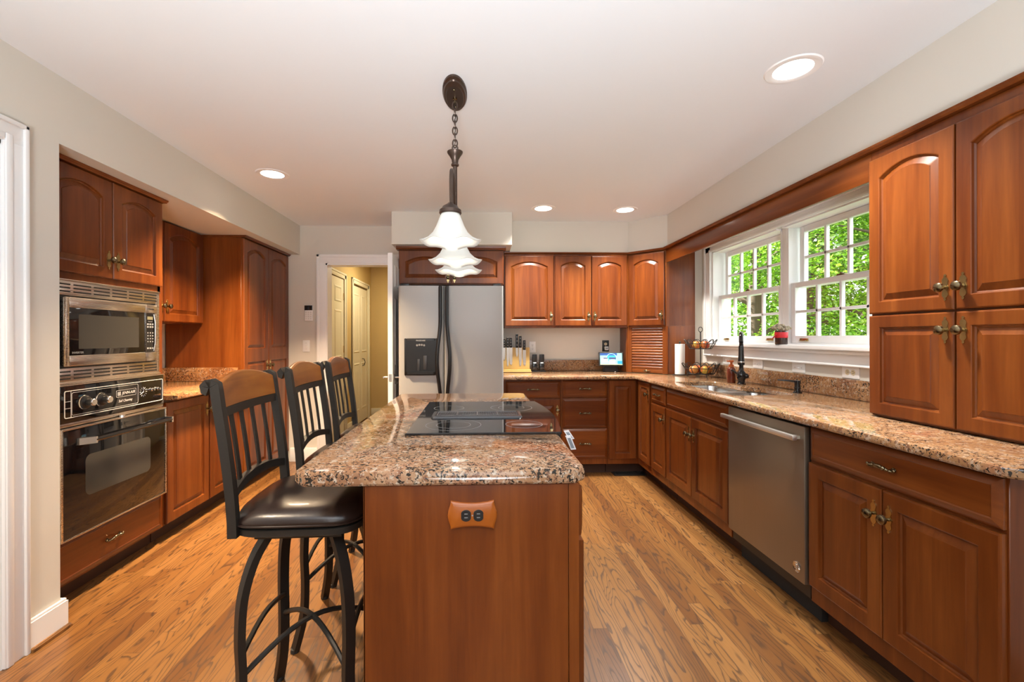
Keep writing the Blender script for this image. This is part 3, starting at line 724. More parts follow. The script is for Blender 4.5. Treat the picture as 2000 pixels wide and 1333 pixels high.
tag(counter([(-2.575, 2.838), (-1.872, 2.838), (-1.872, 3.750), (-2.575, 3.750)]).build('granite_counter', M['granite3'], ang=30), 'short granite counter between the wall oven and the pantry', 'countertop')
b = MB(); b.box(-2.555, -1.985, 3.731, 3.7505, .9145, 1.026, .002); b.box(-2.576, -2.556, 2.838, 3.7505, .9145, 1.026, .002)
tag(b.build('granite_backsplash', M['granite3']), 'low granite backsplash against the pantry side', 'backsplash')

# ================================================================== BACK WALL
r = thing('refrigerator', 'silver side-by-side refrigerator with black handles and ice dispenser', 'refrigerator', (-.2345, 3.83, 0))
b = MB(); b.box(-.440, .440, .075, .78, .02, 1.715, .004); b.build('body', plain('fridge_side_grey', (.10, .10, .105), .45), r)
for nm, x0, x1 in (('freezer_door', -.4485, -.0645), ('refrigerator_door', -.0585, .4485)):
    b = MB()
    n = 12; lp = []
    prof = [(x0, .07), (x0, .012), (x0 + .008, .003), (x0 + .02, 0)]
    pts = prof + [(x0 + (x1 - x0) * k / n, -.010 * math.sin(PI * k / n)) for k in range(1, n)] + [(x1 - .02, 0), (x1 - .008, .003), (x1, .012), (x1, .07)]
    b.loops([[(px, py, z) for px, py in pts] for z in (.085, 1.712)])
    d = b.build(nm, M['fridge'], r, ang=50)
    sg = -1 if 'freezer' in nm else 1; xe = (-.0615) + sg * .028
    b = MB(); P = []
    for k in range(41):
        z = .38 + 1.315 * k / 40; u = (z - 1.07) / .36
        bow = .5 * (1 + math.cos(PI * max(-1, min(1, u)))) 
        P.append((xe + sg * .026 * bow, -.032 - .030 * bow, z))
    P = [(P[0][0], -.004, P[0][2] - .01)] + P + [(P[-1][0], -.004, P[-1][2] + .008)]
    b.tube(P, .0155, 12); b.build('handle', M['black'], d)
    if sg < 0:
        b = MB(); dx0, dx1, dz0, dz1 = -.397, -.118, .945, 1.262
        frame(b, dx0, dx1, dz0, dz1, dx0 + .018, dx1 - .018, dz0 + .030, dz1 - .10, -.020, -.002, .006); b.box(dx0 + .015, dx1 - .015, -.018, -.0035, dz0 + .02, dz1 - .02)
        n = 14; arc = [(dx0 + .012 + (dx1 - dx0 - .024) * k / n, dz1 - .105 - .032 * (2 * k / n - 1) ** 2) for k in range(n + 1)]
        b.prism([(dx0 + .012, dz1 - .02)] + arc + [(dx1 - .012, dz1 - .02)], -.0205, -.019, 'xz')
        b.prism([(dx0 + .008, -.008), (dx1 - .008, -.008), (dx1 - .03, -.040), (dx0 + .03, -.040)], dz0 + .012, dz0 + .030); ds = b.build('ice_dispenser', M['black'], d)
        b = MB(); b.box(-.285, -.265, -.022, -.017, dz0 + .04, dz0 + .14, .004); b.box(-.235, -.205, -.023, -.017, dz0 + .05, dz0 + .17, .006); b.build('dispenser_paddle', plain('dark_grey', (.05, .05, .055), .3), ds)
        text('lettering', 'FRIGIDAIRE', .0155, (-.2575, -.0212, dz1 - .020), RF, M['silk'], ds)
        b = MB()
        for k in range(4): b.lathe([(.0078, 0), (.0088, .001), (.0078, .002)], (-.288 + k * .020, -.0205, dz1 - .060 + (.004 if k in (1, 2) else 0)), '-y', 14)
        b.build('dispenser_buttons', M['greytxt'], ds)
b = MB(); b.box(-.44, .44, .03, .09, .02, .08); b.build('grille', M['black'], r)
b = MB(); b.box(-.43, -.36, .02, .10, 1.715, 1.735, .004); b.box(.36, .43, .02, .10, 1.715, 1.735, .004); b.build('hinge_cover', M['black'], r)
r = cabinet('upper_cabinet', 'wide cherry cabinet with two arched doors above the refrigerator', 'cabinet', (-.745, 4.205, 0), 0, 0, .985, .43, 1.765, 2.090,
        [('door', .006, .488, 1.772, 2.084, dict(arch=True, k=('r', 1.83))), ('door', .494, .979, 1.772, 2.084, dict(arch=True, k=('l', 1.83)))])
b = MB(); b.loops([[(x, y, z) for y, z in ((.05, 2.0905), (-.026, 2.0905), (-.030, 2.100), (-.040, 2.106), (-.044, 2.1205), (.05, 2.1205))] for x in (-.02, 1.005)]); b.box(0, .985, .05, .43, 2.0905, 2.1205); b.build('crown', M['cx'], r)
cabinet('upper_cabinet', 'single-door cherry wall cabinet right of the refrigerator', 'cabinet', (.257, 4.40, 0), 0, 0, .493, .236, 1.362, 2.092, [('door', .007, .486, 1.380, 2.072, dict(arch=True, k=('r', 1.475)))])
cabinet('upper_cabinet', 'two-door cherry wall cabinet above the smart display', 'cabinet', (.7515, 4.40, 0), 0, 0, .733, .236, 1.362, 2.092,
        [('door', .008, .366, 1.380, 2.072, dict(arch=True, k=('r', 1.475))), ('door', .374, .726, 1.380, 2.072, dict(arch=True, k=('l', 1.475)))])
# diagonal corner cabinet with tambour garage, standing on the counter
r = thing('corner_cabinet', 'diagonal cherry corner cabinet with slatted roll-up garage below', 'cabinet', (1.500, 4.425, 0), -PI / 4)
c45 = math.cos(PI / 4)
def w2l(x, y): dx, dy = x - 1.500, y - 4.425; return (dx * c45 - dy * c45, dx * c45 + dy * c45)
up = [w2l(*p) for p in ((1.487, 4.425), (1.500, 4.425), (1.775, 4.150), (2.050, 4.150), (2.050, 4.30), (2.122, 4.31), (2.122, 4.636), (1.487, 4.636))]
b = MB(); b.prism(up, 1.372, 2.092); b.build('body', M['cz'], r)
b = MB(); WL = .389
g0, g1 = 1.3715, .916
b.box(0, .038, .0, .02, g1, g0, .001, 1); b.box(WL - .038, WL + .012, 0, .02, g1, g0, .001, 1); b.box(.038, WL - .038, 0, .02, g0 - .012, g0)
lp = [w2l(*p) for p in ((1.487, 4.437), (1.487, 4.636), (1.505, 4.636), (1.505, 4.437))]; b.prism(lp, g1, g0)
lp = [w2l(*p) for p in ((1.778, 4.150), (2.050, 4.150), (2.050, 4.168), (1.778, 4.168))]; b.prism(lp, g1, g0); b.build('garage_frame', M['cz'], r)
b = MB(); n = 15; zz = g1 + .040
b.box(.040, WL - .040, .004, .018, g1 + .002, zz, .003)
h = (g0 - .013 - zz) / n
for k in range(n):
    z = zz + k * h; b.loops([[(x, .016, z + .001), (x, .008, z + .001), (x, .0035, z + h * .25), (x, .0020, z + h * .5), (x, .0035, z + h * .75), (x, .008, z + h - .001), (x, .016, z + h - .001)] for x in (.040, WL - .040)])
td = b.build('tambour_door', M['cx'], r)
b = MB(); b.lathe([(.006, 0), (.0055, .010), (.012, .016), (.014, .022), (.009, .028), (.0001, .030)], (WL / 2, .004, g1 + .020), '-y', 16); b.tube([(WL / 2 - .035, .002, g1 + .02), (WL / 2 + .035, .002, g1 + .02)], .004, 8); b.build('knob', M['brassdark'], td)
fronts(r, [('door', .014, WL - .014, 1.380, 2.078, dict(arch=True, k=('r', 1.475)))])
# base run along the back wall
BY = 4.06
cabinet('base_cabinet', 'cherry base cabinet with one drawer and doors beside the refrigerator', 'cabinet', (.225, BY, 0), 0, 0, .528, .57, .10, .882,
        [('drawer', .020, .518, .717, .866), ('door', .020, .266, .155, .703), ('door', .272, .518, .155, .703, dict(k=('r', .60)))], toe=True)
cabinet('base_cabinet', 'cherry three-drawer base cabinet below the back counter', 'cabinet', (.755, BY, 0), 0, 0, .430, .57, .10, .882,
        [('drawer', .010, .422, .719, .872), ('drawer', .010, .422, .436, .707), ('drawer', .010, .422, .155, .430)], toe=True)
r = thing('corner_base_cabinet', 'cherry corner base cabinet with two doors meeting at the inside corner', 'cabinet', (1.187, BY, 0))
b = MB(); b.prism([(0, 0), (.283, 0), (.283, -.335), (.93, -.335), (.93, .57), (0, .57)], .10, .882); b.build('body', M['cz'], r)
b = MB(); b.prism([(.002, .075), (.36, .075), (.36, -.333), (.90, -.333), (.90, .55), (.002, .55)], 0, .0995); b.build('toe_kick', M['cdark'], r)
fronts(r, [('door', .008, .258, .150, .872, dict(s=.05))])
b = MB(); panel_loops(b, .052, .312, .165, .872, -.02, .05, False)
for v in b.b.verts: v.co = Vector((.283 + v.co.y, -(v.co.x) + .0, v.co.z))
d = b.build('door', M['cz'], r, ang=20)
rr = thing('tmp', 'x', 'x'); knob(rr, .290, .775, -.02)
for ch in list(rr.children):
    for v in ch.data.vertices: v.co = Vector((.283 + v.co.y, -v.co.x, v.co.z))
    ch.parent = d
bpy.data.objects.remove(rr)
# right run: front faces -x (rz=-90, local x = -y)
RXF = 1.47
def atR(y): return (RXF, y, 0)
cabinet('base_cabinet', 'narrow cherry base cabinet with small drawer near the inside corner', 'cabinet', atR(3.723), -PI / 2, 0, .306, .645, .10, .68,
        [('drawer', .012, .296, .728, .866), ('door', .012, .296, .170, .712, dict(k=('r', .615)))], toe=True)
cabinet('sink_base_cabinet', 'cherry sink cabinet with false drawer front above two doors', 'cabinet', atR(3.415), -PI / 2, 0, .872, .645, .10, .68,
        [('false', .010, .866, .730, .868), ('door', .010, .414, .172, .716, dict(k=('r', .60))), ('door', .422, .866, .172, .716, dict(k=('l', .60)))], toe=True)
for nm_, w_ in (('sink_base_cabinet', .872), ('base_cabinet.003', .306)):
    b = MB(); b.box(0, w_, 0, .02, .6805, .882); b.build('top_rail', M['cx'], bpy.data.objects[nm_])
r = thing('dishwasher', 'bronze stainless dishwasher with bar handle under the right counter', 'dishwasher', atR(2.532), -PI / 2)
b = MB(); b.box(.004, .606, .0, .60, .105, .880); b.build('case', M['black'], r)
b = MB(); b.box(.004, .606, -.028, -.001, .165, .868, .004); d = b.build('door', M['dw'], r)
b = MB(); b.box(.008, .602, -.078, -.056, .806, .828, .003); b.box(.03, .055, -.060, -.027, .809, .823); b.box(.555, .58, -.060, -.027, .809, .823); b.build('handle', plain('bright_steel', (.80, .78, .75), .34, .9), d)
b = MB(); b.lathe([(.018, 0), (.0235, .001), (.0245, .003), (.0225, .004), (.0195, .002), (.0001, .002)], (.560, -.028, .225), '-y', 28)
for k, dz in enumerate((.008, 0, -.008)): b.tube([(.560 - .011, -.031, .225 + dz - .003), (.560 - .003, -.0315, .225 + dz + .002), (.560 + .004, -.0315, .225 + dz - .001), (.560 + .012, -.031, .225 + dz + .003)], .0022, 6)
b.build('emblem', M['chrome'], d)
b = MB(); b.box(.004, .606, .050, .58, 0.0, .105); b.build('toe_kick', M['rubber'], r)
cabinet('base_cabinet', 'cherry base cabinet with one drawer and two doors nearest the camera', 'cabinet', atR(1.922), -PI / 2, 0, .738, .645, .10, .882,
        [('drawer', .012, .732, .728, .872), ('door', .008, .362, .176, .716, dict(k=('r', .62))), ('door', .368, .732, .176, .716, dict(k=('l', .62)))], toe=True)
# tall wall cabinet standing on the counter
r = thing('hutch_cabinet', 'tall four-door cherry hutch standing on the right counter', 'cabinet', (1.770, 1.945, 0), -PI / 2)
b = MB(); b.box(0, .750, 0, .35, .9165, 2.093, .0015, 1); b.build('body', M['cz'], r)
fronts(r, [('door', .006, .362, 1.368, 2.052, dict(arch=True, s=.05, k=('r', 1.452))), ('door', .370, .745, 1.368, 2.052, dict(arch=True, s=.05, k=('l', 1.452))),
           ('door', .006, .362, .926, 1.360, dict(s=.05, k=('r', 1.292))), ('door', .370, .745, .926, 1.360, dict(s=.05, k=('l', 1.292)))])
b = MB(); b.box(1.770, 1.790, 1.9465, 4.146, 1.970, 2.0935, .002)
tag(b.build('valance', M['cx'].copy() if False else cherry('cherry_valance', 'y')), 'long plain cherry valance board above the window', 'valance')

# granite on the back and right runs with the sink cut-out
def arc(cx, cy, r, a0, a1, n=6): return [(cx + r * math.cos(math.radians(a0 + (a1 - a0) * k / n)), cy + r * math.sin(math.radians(a0 + (a1 - a0) * k / n))) for k in range(n + 1)]
HX0 = 1.535
hole = (arc(HX0 + .07, 2.71, .07, 270, 180) + arc(HX0 + .07, 3.40, .07, 180, 90) + arc(1.80, 3.40, .07, 90, 0) + [(1.868, 3.17)] + arc(1.84, 3.12, .03, 0, -60, 3)
        + arc(1.87, 3.04, .05, 110, 80, 2) + arc(1.86, 2.95, .10, 60, 0) + arc(1.86, 2.74, .10, 0, -90))
tag(counter([(.222, 3.995), (1.42, 3.995), (1.42, 1.165), (1.45, 1.135), (2.126, 1.135), (2.126, 4.636), (.222, 4.636)], hole).build('granite_counter', M['granite2'], ang=30),
    'long L-shaped granite counter along the back wall and under the window', 'countertop')
b = MB(); b.box(.222, 1.484, 4.616, 4.637, .9145, 1.030, .002)
tag(b.build('granite_backsplash', M['granite2']), 'granite backsplash strip behind the knife block and smart display', 'backsplash')
b = MB(); b.box(2.106, 2.127, 1.95, 4.28, .9145, 1.024, .002)
tag(b.build('granite_backsplash', M['granite2']), 'granite backsplash strip under the window behind the faucet', 'backsplash')
# sink
def rr(x0, x1, y0, y1, r): return arc(x1 - r, y1 - r, r, 0, 90) + arc(x0 + r, y1 - r, r, 90, 180) + arc(x0 + r, y0 + r, r, 180, 270) + arc(x1 - r, y0 + r, r, 270, 360)
b = MB()
for x0, x1, y0, y1, dp in ((HX0 - .006, 1.874, 3.100, 3.476, .17), (HX0 - .006, 1.966, 2.634, 3.080, .19)):
    P = lambda i: rr(x0 + i, x1 - i, y0 + i, y1 - i, .07 - min(i, .03))
    b.loops([[(*p, .879) for p in P(-.012)], [(*p, .882) for p in P(-.010)], [(*p, .882) for p in P(0)], [(*p, .872) for p in P(.004)], [(*p, .882 - dp + .03) for p in P(.012)], [(*p, .882 - dp) for p in P(.045)]], cap0=False)
    b.lathe([(.042, .0005), (.038, .003), (.028, .001), (.0001, .001)], ((x0 + x1) / 2, (y0 + y1) / 2, .882 - dp), 'z', 20)
tag(b.build('sink', M['sink']), 'undermount double-bowl stainless sink in the right counter', 'sink')

# ================================================================== ISLAND
r = thing('kitchen_island', 'cherry kitchen island with a plain end panel and wood outlet plate', 'island', (0, 1.21, 0))
IX0, IX1 = -.305, .270
b = MB(); b.box(IX0, IX1, 0, .405, .10, .873, .001, 1); b.box(IX0, IX1, 1.205, 1.585, .10, .873, .001, 1); b.box(IX0, IX0 + .02, .405, 1.205, .10, .873); b.build('body', M['cz'], r)
b = MB(); b.box(IX0 - .004, IX1 - .028, -.008, -.0005, .0, .872, .001, 1); b.build('end_panel', M['cz'], r)
b = MB(); b.box(IX1 - .026, IX1 + .002, -.006, -.0005, .0, .872, .001, 1); b.build('corner_stile', M['cz'], r)
b = MB(); b.box(IX0 - .004, IX0 - .0005, -.008, 1.585, 0, .872); b.build('seating_side_panel', M['cz'], r)
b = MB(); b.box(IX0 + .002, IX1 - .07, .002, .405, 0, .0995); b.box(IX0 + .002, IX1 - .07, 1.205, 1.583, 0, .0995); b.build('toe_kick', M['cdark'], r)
def iside(kind, y0, y1, z0, z1, kd=None):
    b = MB(); (slab_front if kind == 'drawer' else lambda q, *a: panel_loops(q, *a, .055, False))(b, y0, y1, z0, z1, -.02)
    f = lambda v: Vector((IX1 - v.y + .0005, v.x, v.z))
    for v in b.b.verts: v.co = f(v.co)
    d = b.build(kind, M['cz'], r, ang=20); t_ = bpy.data.objects.new('tmp', None)
    if kind == 'drawer': pull(t_, (y0 + y1) / 2, (z0 + z1) / 2, -.02)
    elif kd: knob(t_, y0 + .03 if kd == 'l' else y1 - .03, z1 - .09, -.02)
    for ch in list(t_.children):
        for v in ch.data.vertices: v.co = f(v.co)
        ch.parent = d
    bpy.data.objects.remove(t_)
for y0, kd in ((.012, 'r'), (1.215, 'l')):
    iside('drawer', y0, y0 + .365, .722, .860); iside('door', y0, y0 + .365, .125, .708, kd)
# wood outlet plate with scalloped outline
b = MB(); N_ = 14; top = [(-.058 + .116 * k / N_, .038 - .007 * (1 - (2 * k / N_ - 1) ** 2)) for k in range(N_ + 1)]
rt = [(.058 + .008 * math.sin(PI * k / 10) ** 2, .038 - .076 * k / 10) for k in range(11)]
poly = top + rt[1:-1] + [(-x, -z) for x, z in top] + [(-x, -z) for x, z in rt[1:-1]]
poly = [(x - .0175, z + .7935) for x, z in poly]
b.loops([[(x, -.0085, z) for x, z in poly], [(x, -.015, z) for x, z in poly], [(x, -.0185, z) for x, z in offset_poly(poly[::-1], .003)[::-1]], [(x, -.0195, z) for x, z in offset_poly(poly[::-1], .007)[::-1]]]); pl = b.build('outlet_plate', M['oakwood'], r)
b = MB()
for x in (-.034, -.001):
    P = [(x - .0005 + .0155 * math.cos(a * PI / 12) * (1 if abs(math.sin(a * PI / 12)) < .0 else 1), .7935 + .0155 * math.sin(a * PI / 12)) for a in range(24)]
    P = [(max(x - .0135, min(x + .0125, p)), q) for p, q in P]; b.prism(P, -.019, -.0212, 'xz', .0006)
b.build('receptacle', M['black'], pl)
b = MB()
for x in (-.034, -.001):
    for dz in (-.005, .005): b.box(x - .005, x + .004, -.0216, -.0211, .7935 + dz - .0008, .7935 + dz + .0008)
b.cyl((-.0175, -.0195, .7935), (-.0175, -.0205, .7935), .002, n=8); b.build('receptacle_slots', M['greytxt'], pl)
IY0, IY1 = 1.192, 2.838
q = .03
top = [(-.496 + q, IY0), (.292 - q, IY0), (.292, IY0 + q), (.292, 1.640), (-.245, 1.640), (-.245, 2.390), (.292, 2.390), (.292, IY1 - q), (.292 - q, IY1), (-.496 + q, IY1), (-.496, IY1 - q), (-.496, IY0 + q)]
b = counter(top, None, .8745, .914, .011)
tag(b.build('granite_island_top', M['granite'], ang=30), 'speckled granite island top with seating overhang', 'countertop')
# downdraft slide-in range in the island
r = thing('range', 'black glass downdraft range set into the island top', 'range', (0, 2.015, 0))
ny = 16
def bow(o, y): return .303 + o + .034 * (1 - (y / .395) ** 2)
b = MB()
pl = [(-.266, -.395)] + [(bow(0, -.395 + .79 * k / ny), -.395 + .79 * k / ny) for k in range(ny + 1)] + [(-.266, .395)]
b.loops([[(*p, .9145) for p in pl], [(*p, .920) for p in pl], [(*p, .9225) for p in offset_poly(pl, .003)]]); g = b.build('glass_top', M['gloss'], r)
b = MB(); pl2 = [(-.235, -.368), (.275, -.368), (.275, .368), (-.235, .368)]; b.prism(pl2, .02, .9135); b.build('case', M['black'], r)
b = MB(); pl3 = [(.276, -.39)] + [(bow(-.004, -.39 + .78 * k / ny), -.39 + .78 * k / ny) for k in range(ny + 1)] + [(.276, .39)]
b.prism(pl3, .80, .9135); cpn = b.build('control_panel', M['gloss'], r)
b = MB(); pl3 = [(.276, -.388)] + [(bow(-.006, -.388 + .776 * k / ny) , -.388 + .776 * k / ny) for k in range(ny + 1)] + [(.276, .388)]; b.prism(pl3, .22, .792); od = b.build('oven_door', M['gloss'], r)
b = MB(); b.tube([(.31, -.33, .74), (.375, -.31, .745), (.385, 0, .745), (.375, .31, .745), (.31, .33, .74)], .010, 10); b.build('handle', M['black'], od)
b = MB(); b.box(.276, .31, -.388, .388, .04, .212, .004); b.build('bottom_drawer', M['black'], r)
for cx_, cy_, rad in ((-.10, -.245, .108), (.18, -.245, .072), (-.145, .175, .072), (.16, .175, .10)):
    b = MB()
    for q_ in ([rad, rad * .62] if rad > .09 else [rad]): b.lathe([(q_, 0), (q_ + .0016, 0), (q_ + .0016, .0003), (q_, .0003)], (cx_, cy_, .9226), 'z', 48, ring=True)
    b.build('burner_ring', M['greytxt'], g)
b = MB(); rim = rr(-.207, .190, -.105, .045, .02)
b.loops([[(*p, .9226) for p in rim], [(*p, .930) for p in offset_poly(rim, .004)], [(*p, .931) for p in offset_poly(rim, .016)], [(*p, .926) for p in offset_poly(rim, .02)]]); vt = b.build('downdraft_vent', plain('vent_frame', (.045, .045, .05), .25), r)
b = MB()
for k in range(4):
    x0 = -.180 + k * .088
    frame(b, x0, x0 + .082, -.078, .018, x0 + .003, x0 + .079, -.075, .015, .9265, .9310, 0)
for v in b.b.verts: pass
b2 = MB()
for k in range(4):
    x0 = -.180 + k * .088
    for (p, q_) in (((x0, -.078), (x0, .018)), ((x0, .018), (x0 + .084, .018)), ((x0 + .084, .018), (x0 + .084, -.078)), ((x0 + .084, -.078), (x0, -.078))):
        b2.tube([(*p, .9308), (*q_, .9308)], .0014, 6)
    for j in range(1, 16): b2.box(x0 + j * .084 / 16 - .0006, x0 + j * .084 / 16 + .0006, -.078, .018, .9285, .9295)
b.b.free(); b2.build('vent_grille', plain('vent_wire', (.22, .22, .23), .35, .6), vt)
for dx, dy, dz, h in ((.0, -.392, .0, .030), (.004, -.402, -.016, .050)):
    b = MB(); x = .318 + dx; y = dy; zt = .925 + dz
    b.loops([[(x - .007 + s * .020, y - .004, zt - s * h), (x + .012 + s * .020, y - .004, zt + .002 - s * h), (x + .012 + s * .020, y + .004, zt + .002 - s * h), (x - .007 + s * .020, y + .004, zt - s * h)] for s in (0, 1)])
    cl = b.build('control_lever', plain('lever_rim', (.78, .78, .80), .3), cpn)
    b = MB(); b.loops([[(x - .003 + s * .020, y - .005, zt - s * h), (x + .008 + s * .020, y - .005, zt + .001 - s * h), (x + .008 + s * .020, y - .004, zt + .001 - s * h), (x - .003 + s * .020, y - .004, zt - s * h)] for s in (.14, .88)]); b.build('lever_inset', plain('lever_grey', (.22, .25, .29), .3), cl)

# ================================================================== BAR STOOLS (face +x)
def make_stool(loc, label, rz=0.0):
    r = thing('bar_stool', label, 'bar stool', loc, rz, 'bar stools along the island')
    f = MB()
    for sx in (-1, 1):
        for sy in (-1, 1):
            l = MB(); P = [(.10, .10, .665), (.130, .130, .60), (.152, .152, .50), (.158, .158, .38), (.155, .155, .26), (.160, .160, .13), (.185, .185, .006)]
            Q = []
            for i in range(len(P) - 1):
                for k in range(4):
                    t = k / 4; p0 = P[max(0, i - 1)]; p1 = P[i]; p2 = P[i + 1]; p3 = P[min(len(P) - 1, i + 2)]
                    Q.append(tuple(.5 * (2 * b_ + (c_ - a_) * t + (2 * a_ - 5 * b_ + 4 * c_ - d_) * t * t + (3 * b_ - a_ - 3 * c_ + d_) * t ** 3) for a_, b_, c_, d_ in zip(p0, p1, p2, p3)))
            Q.append(P[-1]); Q = [(x * sx, y * sy, z) for x, y, z in Q]
            l.tube(Q, .014, flat=(.022, .032), up=(sx * .7, sy * .7, 0))
            lg = l.build('leg', M['iron'], r, ang=60)
            g = MB(); x, y, z = Q[-1]; g.lathe([(.017, 0), (.018, .004), (.016, .014)], (x, y, 0), 'z', 12); g.build('foot_cap', M['rubber'], lg)
    b = MB()
    for s in (-1, 1):
        b.tube([((-.150 + .30 * k / 12), s * (-.150 + .30 * k / 12), .270 + .075 * math.sin(PI * k / 12)) for k in range(13)], .0085, 8)
    for s in (-1, 1):
        b.tube([(s * .152, -.150 + .30 * k / 10, .335 + .03 * math.sin(PI * k / 10)) for k in range(11)], .0085, 8)
    b.build('stretcher', M['iron'], r)
    b = MB(); b.box(-.13, .13, -.13, .13, .660, .672, .003); b.cyl((0, 0, .672), (0, 0, .694), .075, n=24); b.build('swivel_plate', M['iron'], r)
    def sq(hx, hy, e=5.0, n=40):
        out = []
        for i in range(n):
            a = 2 * PI * i / n; c, s = math.cos(a), math.sin(a)
            out.append((hx * math.copysign(abs(c) ** (2 / e), c), hy * math.copysign(abs(s) ** (2 / e), s)))
        return out
    b = MB(); b.loops([[(x + .01, y, z) for x, y in sq(hx, hx * 1.06)] for hx, z in ((.185, .694), (.189, .697), (.189, .714), (.185, .717))]); b.build('seat_frame', M['iron'], r)
    b = MB(); b.loops([[(x + .01, y, z + .010 * (x / .19) ** 2 * (1 if k > 3 else 0)) for x, y in sq(hx, hx * 1.06, e)] for k, (hx, z, e) in enumerate(((.180, .7175, 5), (.192, .726, 5), (.193, .738, 4.6), (.184, .756, 4), (.155, .768, 3.4), (.10, .774, 2.6), (.03, .776, 2), (.002, .776, 2)))])
    c = b.build('seat_cushion', M['leather'], r, ang=80)
    b = MB(); b.tube([(x + .01, y, .7265) for x, y in sq(.1925, .1925 * 1.06)], .0034, 6, closed=True); b.build('piping', M['leather'], c)
    # backrest: two scrolled posts, two rails, four slats, wooden crest
    Z = [.694, .74, .80, .87, .94, 1.01, 1.07, 1.115, 1.135]; Xp = [-.160, -.161, -.165, -.172, -.181, -.191, -.200, -.206, -.209]
    def px(z): return float(np.interp(z, Z, Xp))
    for s in (-1, 1):
        b = MB(); P = [(x, s * .186, z) for x, z in zip(Xp, Z)]
        P += [(-.218, s * .186, 1.1395), (-.228, s * .186, 1.138), (-.236, s * .186, 1.130), (-.234, s * .186, 1.120), (-.226, s * .186, 1.117)]
        b.tube(P, .012, flat=(.026, .024), up=(1, 0, .15)); b.build('back_post', M['iron'], r, ang=60)
    def bowx(y): return -.018 * (1 - (y / .186) ** 2)
    def rail(z, h, w, arch):
        b = MB(); n = 12; lps = []
        for k in range(n + 1):
            y = -.178 + .356 * k / n; dz = arch * (1 - (y / .178) ** 2); x = px(z) + bowx(y)
            lps.append([(x - w, y, z + dz - h), (x + w, y, z + dz - h), (x + w, y, z + dz + h), (x - w, y, z + dz + h)])
        return b.loops(lps)
    rail(.812, .013, .010, .022).build('lower_rail', M['iron'], r); rail(1.052, .013, .010, .0).build('upper_rail', M['iron'], r)
    for i in range(4):
        y = -.178 + .356 * (i + 1) / 5; b = MB()
        b.tube([(px(z) + bowx(y), y, z) for z in (.826, .88, .94, .99, 1.041)], .006, flat=(.006, .018), up=(1, 0, .12)); b.build('slat', M['iron'], r)
    b = MB(); n = 16; lps = []
    for k in range(n + 1):
        y = -.174 + .348 * k / n; zt = 1.135 + .030 * (1 - (y / .174) ** 2); bw = bowx(y); l = []
        for z, o in ((1.066, .0105), ((1.066 + zt) / 2, .0105), (zt - .005, .0105), (zt, .006), (zt, -.008), (zt - .005, -.012), ((1.066 + zt) / 2, -.012), (1.066, -.011)):
            l.append((px(min(z, 1.14)) + bw + o, y, z))
        lps.append(l)
    b.loops(lps); b.build('crest_rail', M['honey'], r, ang=60)
    return r
st = make_stool((-.553, 1.502, 0), 'dark metal bar stool nearest the camera, seat tucked beside the island end', .03)
dup(st, (-.563, 2.016, 0), .02, 'dark metal bar stool in the middle of the row of three at the island')
dup(st, (-.565, 2.49, 0), .03, 'dark metal bar stool farthest from the camera, closest to the hall doorway')

# ================================================================== PENDANT AND CEILING LIGHTS
PX, PY = -.108, 2.095
r = thing('pendant_light', 'three-shade bronze island pendant hanging on a chain', 'pendant light', (PX, PY, CE))
b = MB(); b.loops([[(.057 * s * math.cos(2 * PI * i / 36), .147 * s * math.sin(2 * PI * i / 36), z) for i in range(36)] for s, z in ((1, -.0005), (1, -.010), (.90, -.016), (.88, -.022), (.74, -.024), (.70, -.028))]); b.build('canopy', M['bronze'], r)
for sy in (-1, 1): MB().sphere((0, sy * .075, -.030), .006, n=10).build('canopy_screw', M['brassdark'], r)
b = MB(); b.lathe([(.010, -.026), (.010, -.034), (.005, -.038), (.005, -.050), (.0001, -.05)], (0, 0, 0), 'z', 12); b.build('canopy_hook', M['brassdark'], r)
zt, nl = -.048, 7; step = (.255 - .048) / nl
for k in range(nl):
    b = MB(); zc = zt - (k + .5) * step; h, w = step * .66, .011
    P = [((w * math.cos(a) if k % 2 == 0 else 0), (w * math.cos(a) if k % 2 else 0), zc + h * math.sin(a) ** 1 if abs(math.sin(a)) < .99 else zc + h * math.sin(a)) for a in [2 * PI * i / 16 for i in range(16)]]
    b.tube(P, .0032, 6, closed=True); b.build('chain_link', M['bronze'], r)
b = MB(); b.tube([(.004 * math.sin(i * 1.9), .005 * math.cos(i * 1.5), -.04 - .21 * i / 12) for i in range(13)], .0022, 6); b.build('cord', M['bronze'], r)
b = MB(); b.tube([(.013 * math.cos(2 * PI * i / 16), 0, -.262 + .013 * math.sin(2 * PI * i / 16)) for i in range(16)], .003, 6, closed=True)
b.lathe([(.006, -.272), (.012, -.276), (.037, -.280), (.036, -.286), (.026, -.300), (.016, -.318), (.014, -.335), (.018, -.338), (.018, -.345), (.010, -.350), (.010, -.55), (.016, -.556), (.016, -.562), (.008, -.57), (.008, -.645), (.0001, -.645)], (0, 0, 0), 'z', 20); b.build('stem', M['bronze'], r)
SHZ = -.640
def spl(P, m=6):
    Q = []
    for i in range(len(P) - 1):
        p0 = P[max(0, i - 1)]; p1 = P[i]; p2 = P[i + 1]; p3 = P[min(len(P) - 1, i + 2)]
        for k in range(m):
            t = k / m; Q.append(tuple(.5 * (2 * b_ + (c_ - a_) * t + (2 * a_ - 5 * b_ + 4 * c_ - d_) * t * t + (3 * b_ - a_ - 3 * c_ + d_) * t ** 3) for a_, b_, c_, d_ in zip(p0, p1, p2, p3)))
    return Q + [P[-1]]
